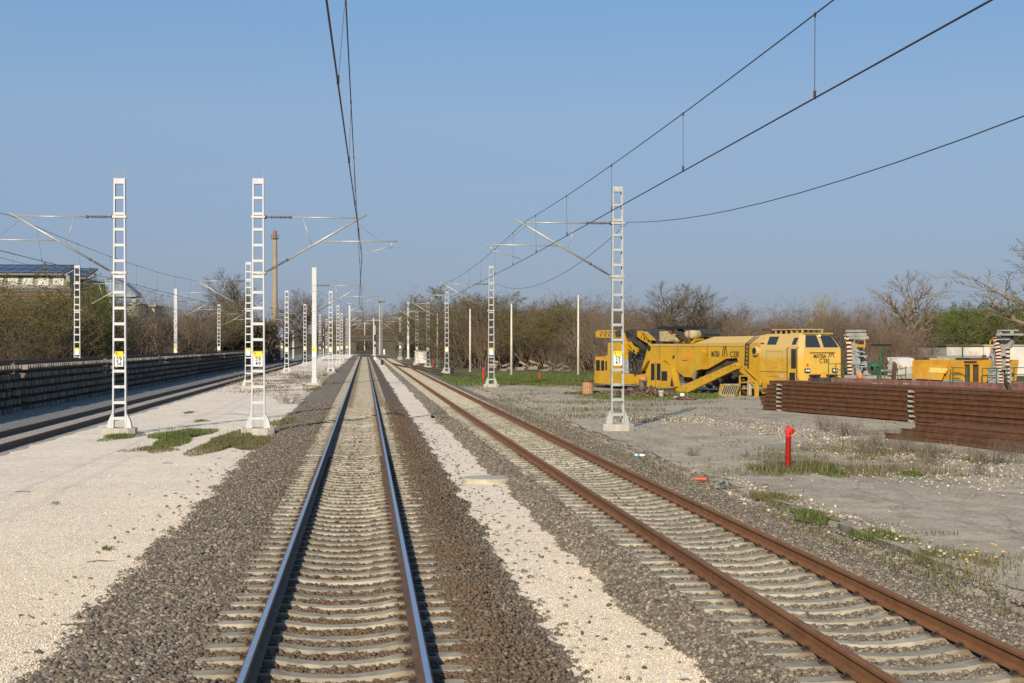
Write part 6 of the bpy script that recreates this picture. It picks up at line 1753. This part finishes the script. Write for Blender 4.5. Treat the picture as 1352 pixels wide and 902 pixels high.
tree('olive', 1340, 394, 165, 'dense olive green tree at the right edge above the white wall', 1.3)
tree('oak', 1394, 312, 112, 'tall bare tree reaching in from the right edge of the picture', 2.0)
tree('olive', 700, 396, 186, 'large rounded olive tree in the middle of the woods', 1.4)
tree('olive2', 745, 400, 188, 'dark olive tree above the tallest slim pale pole', 1.3)
tree('olive2', 655, 402, 210, 'dark olive tree behind the second grey mast', 1.3)
tree('pink', 640, 414, 182, 'pinkish brown thicket left of the second grey mast', 1.3, name='bush')
tree('pink', 1205, 437, 126, 'pinkish brown thicket below the big spreading tree', 1.3, name='bush')
tree('scrub', 250, 398, 235, 'brown shrub mass right of the solid white mast behind the panels', 1.6, name='bush')
# the thicket
def tl(px):
    P = [(-60, 388), (0, 390), (60, 388), (100, 395), (160, 398), (180, 410), (200, 412), (230, 405), (270, 400), (330, 398), (380, 404), (430, 408), (470, 425), (505, 418), (530, 408), (560, 406), (600, 400), (650, 400), (700, 396), (760, 399), (790, 418), (830, 412), (900, 414), (960, 416), (1050, 416), (1100, 413), (1150, 416), (1195, 434), (1250, 416), (1300, 414), (1352, 402), (1420, 400)]
    return lerp_prof(P, px)
def zone(px):
    if px < 170: return ('left thicket', ['scrub2', 'scrub', 'olive2', 'pink', 'scrub2', 'bare2'], 138)
    if px < 440: return ('left thicket', ['scrub', 'scrub2', 'scrub', 'olive2', 'bare2'], 225)
    if px < 520: return ('far', ['scrub', 'scrub2'], 600)
    if px < 600: return ('middle woods', ['olive2', 'scrub', 'olive2', 'bare', 'scrub2'], 345)
    if px < 790: return ('middle woods', ['olive2', 'scrub2', 'olive', 'pink', 'scrub2', 'bare'], 195)
    if px < 1060: return ('thicket behind the yellow machine', ['scrub', 'scrub2', 'pink', 'scrub', 'bare2'], 150)
    if px < 1205: return ('thicket behind the wagons', ['scrub', 'pink', 'pink', 'scrub2'], 142)
    return ('green trees at right', ['olive2', 'green', 'green', 'olive', 'green'], 172)
KL = {'scrub': 'pale brown leafless bush', 'scrub2': 'grey brown leafless bush', 'pink': 'pinkish brown leafless bush', 'olive': 'budding olive tree', 'olive2': 'dark olive tree', 'bare': 'bare grey tree', 'green': 'fresh green tree', 'bare2': 'bare spreading tree'}
ZL = {'left thicket': 'in the thicket left of the line', 'far': 'at the far end of the line', 'middle woods': 'in the woods left of the yellow machine', 'thicket behind the yellow machine': 'in the thicket behind the yellow machine', 'thicket behind the wagons': 'in the thicket behind the wagons', 'green trees at right': 'among the trees behind the white wall'}
rr_ = random.Random(77)
for rown, step, dy, dyt in ((0, 17, 0, 0), (1, 19, 14, -2), (2, 15, -10, 26), (3, 22, 26, -3)):
    px = -70 + rr_.uniform(0, 10)
    while px < 1440:
        zn, kinds, Y = zone(px); 
        k = rr_.choice(kinds); px_ = px + rr_.uniform(-5, 5)
        if rown == 2 and k.startswith('bare'): k = 'scrub2'
        skip = (412 < px_ < 515 and Y < 300) or (rown == 2 and (440 < px_ < 620 or 1195 < px_))
        if px_ < 440: Yx = Y + dy * 1.0 + rr_.uniform(-5, 8)
        else: Yx = Y + dy + rr_.uniform(-4, 6)
        if 440 <= px_ < 520: Yx = 600 + dy + rr_.uniform(-8, 8)
        yt = tl(px_) + dyt + rr_.uniform(-11, 16) + (rr_.uniform(0, 20) if rown == 2 else 0)
        p = D(px_, 455, Yx)
        if not skip and not (-23.5 < p.x < 10.5 and Yx < 480):
            isb = k in ('scrub', 'scrub2', 'pink')
            tree(k, px_, yt, Yx, f'{KL[k]} {ZL[zn]}' + (', low in front' if rown == 2 else ''), rr_.uniform(1.15, 1.7), f'{"bushes" if isb else "trees"} {ZL[zn]}', 'bush' if isb else 'tree')
        px += step * rr_.uniform(.8, 1.25)

# dense mass behind and between: far wood as one object
def wood_mass():
    r = random.Random(4); V = []; Fc = []; 
    V2 = []; 
    px = -90
    pts = []
    while px < 1450:
        zn, kinds, Y = zone(px); Y2 = (640 if zn == 'far' else Y + 30)
        yt = tl(px) + 27 + 9 * noise.noise(Vector((px * .02, 1, 0))) + 5 * noise.noise(Vector((px * .09, 5, 0)))
        p = D(px, yt, Y2)
        for k in range(330):
            z = p.z * r.random() ** .8
            x = p.x + r.gauss(0, .012 * Y2); y = Y2 + r.uniform(-4, 10)
            if -15 < x < 9 and y < 480: continue
            ln = r.uniform(.4, 1.3); d = Vector((r.gauss(0, .6), r.gauss(0, .5), r.uniform(.2, 1.0))).normalized() * ln
            wv = Vector((r.gauss(0, 1), r.gauss(0, 1), 0)).normalized() * r.uniform(.03, .12) * Y2 / 180
            q = Vector((x, y, z)); b0 = len(V); V += [q - wv, q + wv, q + d + wv * .5, q + d - wv * .5]; Fc.append((b0, b0 + 1, b0 + 2, b0 + 3))
        px += 4
    o = npmesh('distant_wood', np.array([tuple(v) for v in V]), np.array(Fc), 4, leafm('wood brown', (.06, .049, .031), (.13, .104, .068)))
    tag(o, 'far brown wood behind the first trees and bushes', 'wood', kind='stuff')
wood_mass()

# grass: blades in numpy
def blades(name, pts, hgt, wid, mat, bend=.5, label=None, stuff=True):
    n = len(pts); a = NR.uniform(0, 2 * np.pi, n); h = hgt * NR.uniform(.5, 1.25, n); b_ = bend * h * NR.uniform(.2, 1.3, n)
    c, s = np.cos(a), np.sin(a); wv = np.stack([-s, c, 0 * s], 1) * (wid * NR.uniform(.6, 1.3, n))[:, None]
    d = np.stack([c, s, 0 * s], 1)
    p0 = pts; p1 = pts + d * (b_ * .35)[:, None] + np.stack([0 * h, 0 * h, h * .6], 1); p2 = pts + d * b_[:, None] + np.stack([0 * h, 0 * h, h], 1)
    V = np.stack([p0 - wv, p0 + wv, p1 - wv * .7, p1 + wv * .7, p2], 1).reshape(-1, 3)
    i = np.arange(n) * 5
    Fc = np.concatenate([np.stack([i, i + 1, i + 3], 1), np.stack([i, i + 3, i + 2], 1), np.stack([i + 2, i + 3, i + 4], 1)])
    o = npmesh(name, V, Fc, 3, mat)
    return o
MT['grass'] = leafm('fresh grass', (.05, .075, .015), (.12, .15, .035))
MT['grass_dry'] = leafm('dry grass', (.11, .09, .066), (.20, .165, .12))
MT['grass_olive'] = leafm('low dull grass', (.085, .085, .035), (.15, .14, .06))
def tuft(px, py, wpx, hpx, n, h, mat, label, dry=0, z=.2, name='grass_tuft'):
    c = G(px, py, z); e = G(px + wpx, py, z); rx = (e - c).length; f = G(px, py - hpx, z); ry = (f - c).length
    a = NR.uniform(0, 2 * np.pi, n); r = NR.random(n) ** .6 * (1 + .35 * np.sin(3 * a + px) + .2 * np.sin(5 * a + py))
    P = np.stack([rx * r * np.cos(a) * .8, ry * r * np.sin(a) * .8, 0 * a], 1)
    o = empty(name, (c.x, c.y, z + .0)); tag(o, label, 'grass', 'grass patches')
    hh = .62 * h * (1.15 - .6 * np.clip(r, 0, 1.2))
    b = blades('green_blades', P, hh, .006 + .0001 * c.y, MT[mat], .7); b.parent = o
    if dry:
        k = NR.choice(n, dry); b = blades('dry_stalks', P[k], h * 1.45, .003 + .00008 * c.y, MT['grass_dry'], .35); b.parent = o
    return o
tuft(238, 577, 38, 12, 6500, .24, 'grass', 'bright green grass patch left of the foot of the mast numbered 59 49', 120, .22)
tuft(310, 584, 52, 14, 9000, .24, 'grass_olive', 'wide olive grass patch in front of the mast numbered 59 49', 90, .22)
tuft(205, 593, 38, 6, 1500, .12, 'grass_olive', 'thin low grass left of the wide olive patch', 60, .22)
tuft(158, 577, 28, 5, 1500, .15, 'grass', 'grass strip in front of the mast numbered 59 36', 40, .22)
tuft(380, 558, 28, 6, 1500, .22, 'grass_olive', 'grass behind the foot of the mast numbered 59 49, next to the ballast', 80, .22)
tuft(142, 725, 12, 3, 60, .10, 'grass', 'small rosette weed alone on the white gravel', 0, .22)
tuft(72, 665, 10, 3, 50, .06, 'grass_olive', 'tiny flat weed at left on the white gravel', 6, .22)
tuft(415, 515, 14, 3, 500, .2, 'grass', 'low green tuft at the foot of the solid white mast', 20, .22)
tuft(135, 822, 30, 5, 90, .05, 'grass_olive', 'thin flat weeds near the lower left of the gravel', 6, .22)
tuft(250, 545, 10, 2, 260, .1, 'grass', 'tiny green tuft left behind the mast numbered 59 49', 0, .22)
tuft(265, 556, 12, 2, 260, .1, 'grass', 'tiny green tuft on the gravel right of the mast numbered 59 36', 0, .22)
tuft(1075, 619, 52, 9, 4600, .26, 'grass', 'green grass patch around the foot of the red hydrant', 200, .2)
tuft(1020, 622, 40, 8, 900, .25, 'grass_olive', 'sparse dry weeds left of the red hydrant', 130, .2)
tuft(1205, 627, 22, 3, 900, .14, 'grass', 'flat bright grass right of the hydrant patch', 10, .2)
tuft(1168, 712, 34, 14, 2600, .2, 'grass', 'bright grass clump at the broken edge of the yard', 40, .15)
tuft(1078, 684, 30, 11, 2400, .18, 'grass', 'dull grass clump at the edge of the yard, nearer the hydrant', 60, .15)
tuft(1026, 660, 36, 10, 2400, .18, 'grass_olive', 'dull grass along the yard edge left of the hydrant', 80, .15)
tuft(1235, 738, 30, 8, 1400, .17, 'grass', 'grass by the yard edge near the right side', 60, .15)
tuft(1300, 748, 30, 10, 700, .14, 'grass_olive', 'weeds with yellow flowers at the yard edge at right', 80, .15)
tuft(870, 590, 30, 8, 1500, .14, 'grass_olive', 'dull grass right of the foot of the mast numbered 59 47', 100, .1)
# grass spread over the yard and the verge: one object each
def spread(n, fx, h, wid, mat, name, label, dense):
    P = []
    while len(P) < n:
        px, py = fx()
        p = G(px, py, .2)
        if nz(p.x, p.y, .33, 5) + .5 * nz(p.x, p.y, 1.1, 9) < dense: continue
        P.append((p.x, p.y, yard_z(p.x, p.y) if p.x > 8.2 and p.y < 118 else .19))
    b = blades(name, np.array(P), h, wid, MT[mat], .6); tag(b, label, 'grass', kind='stuff')
U = rnd.uniform
def T(a, b_): return (a + b_) / 2 + (b_ - a) * .62 * (rnd.random() + rnd.random() - 1)
spread(14000, lambda: (T(600, 800), T(494, 510)), .2, .02, 'grass', 'verge_grass', 'green grass strip before the woods and the machine', -.3)
spread(5000, lambda: (T(780, 1010), T(515, 528)), .14, .02, 'grass', 'verge_grass', 'green grass strip under the yellow machine', .1)
spread(4500, lambda: (T(960, 1352), T(560, 640)), .10, .012, 'grass_olive', 'yard_weeds', 'dull weeds spread over the right part of the yard', .12)
spread(4000, lambda: (T(640, 960), T(500, 560)), .16, .015, 'grass_olive', 'yard_weeds', 'thin weeds over the middle of the yard', .18)
spread(1300, lambda: (T(1180, 1352), T(660, 780)), .08, .007, 'grass_olive', 'yard_weeds', 'sparse low weeds in the cracked yard', .25)
spread(1500, lambda: (T(1060, 1352), T(572, 634)), .30, .008, 'grass_dry', 'dry_weeds', 'dry grass stalks in front of the rail stacks', .08)
spread(9000, lambda: (T(300, 462), T(484, 520)), .15, .02, 'grass_dry', 'dry_weeds', 'dry brown weeds between the left masts', .0)
# ditch weeds
P = []
for k in range(4200):
    y = 13 + 75 * rnd.random() ** 1.2; x = 7.45 + rnd.gauss(0, .28)
    if nz(x, y, .5, 2) + .4 * nz(x, y, 2, 3) < .0: continue
    P.append((x, y, .05 if x < 7.9 else .2))
b = blades('ditch_weeds', np.array(P), .12, .008, MT['grass_olive'], .8); tag(b, 'low weeds along the ditch between rusty track and yard', 'grass', kind='stuff')
# flowers
fl = MB()
for (cx, cy, n, w_, h_) in ((1300, 740, 12, 30, 8), (1230, 605, 22, 70, 10), (1280, 612, 14, 40, 8), (890, 575, 14, 20, 6), (300, 580, 3, 30, 6), (1090, 612, 8, 20, 4)):
    for k in range(n):
        p = G(cx + U(-w_, w_), cy + U(-h_, h_), .2); z = U(.25, .42)
        fl.lathe((p.x, p.y, z), [(.006, 0), (.022, .012), (.018, .02)], 6)
tag(fl.build('dandelions', M('dandelion yellow', (.75, .52, .02), .7)), 'small yellow flowers scattered in the weeds', 'flowers', kind='stuff')
# dry shrubs as things
def shrub(px, py, hpx, wide, label, z=.2, key='scrub2'):
    p = G(px, py, z); hgt = hpx * p.y / F; root, zz, t, c = PROTO[key]
    o = copy_tree(SHRUB); o.location = (p.x, p.y, z); s = hgt / SHZ; o.scale = (s * wide, s * wide, s); o.rotation_euler = (0, 0, U(0, 6)); o.name = 'dry_shrub'
    tag(o, label, 'shrub', 'dry shrubs'); return o
tr, cm, SHZ = make_tree(seed=31, H=1.0, stems=26, spread=1.5, nlim=6, ntw=4, nfine=2, leaf_n=500, leaf_s=.012, leaf_m=None, bark_m=None, rad=.012, base=.3, up=.2)
SHRUB = empty('dry_shrub'); mbt = MB(); mbt.add(tr.v, tr.f); mbt.build('stem', MT['bark_grey'], SHRUB); cm.build('twigs', [MT['bark_grey'], MT['leaf_brown']], SHRUB)
first = SHRUB
p = G(383, 533, .22); s = 18 * p.y / F / SHZ; SHRUB.location = (p.x, p.y, .22); SHRUB.scale = (s * 1.9, s * 1.9, s); tag(SHRUB, 'round dry grey shrub on the gravel left of the main track', 'shrub', 'dry shrubs')
for px, py, h_, wd, lab in ((1120, 575, 26, 1.3, 'dry stalks before the left end of the big rail stack'), (1165, 592, 24, 1.6, 'dry shrub in front of the low rail heap, left one'), (1240, 605, 30, 1.7, 'dry shrub in front of the low rail heap, middle one'), (1310, 612, 34, 1.6, 'dry shrub in front of the low rail heap at the right edge'), (1150, 600, 18, 2.0, 'low dry shrub by the pale stones right of the hydrant'), (1090, 570, 30, .8, 'tall dry stalks standing before the rail stack'),
                            (1195, 600, 40, .5, 'thin upright dry stalk before the middle spacers of the rail stack'), (1340, 600, 26, 1.5, 'dry shrub on the low rail heap at the right edge'), (915, 602, 14, 1.2, 'small dry shrub at the yard edge near the plastic bottle'), (1020, 618, 26, 1.0, 'sparse dry shrub left of the red hydrant'), (440, 492, 9, 2.5, 'dry shrub between the far masts beside the main track'), (400, 500, 9, 3, 'dry shrub left of the solid white mast'), (425, 497, 8, 3, 'dry shrub right behind the solid white mast'), (755, 492, 26, .9, 'bare sapling before the woods, left of the yellow machine'), (735, 492, 34, .8, 'bare sapling standing before the rubble slabs'), (1295, 628, 30, .6, 'dry stalk rising before the low rail heap')):
    shrub(px, py, h_, wd, lab)
# twigs and bits lying on the gravel
for k, (px, py, ln) in enumerate(((115, 743, .35), (80, 826, .5), (215, 612, .25), (20, 650, .3))):
    p = G(px, py, .225); mb = MB(); mb.path([(0, 0, .01), (ln * .5, .03, .02), (ln, -.02, .008)], .009, 5); o = mb.build('twig', MT['bark_dark']); o.location = p; o.rotation_euler = (0, 0, U(-.3, .3))
    tag(o, ['thicker dark twig on the gravel below the rosette weed', 'dark twig among the weeds at lower left', 'small twig in front of the thin low grass', 'thin twig at the left edge of the gravel'][k], 'twig')
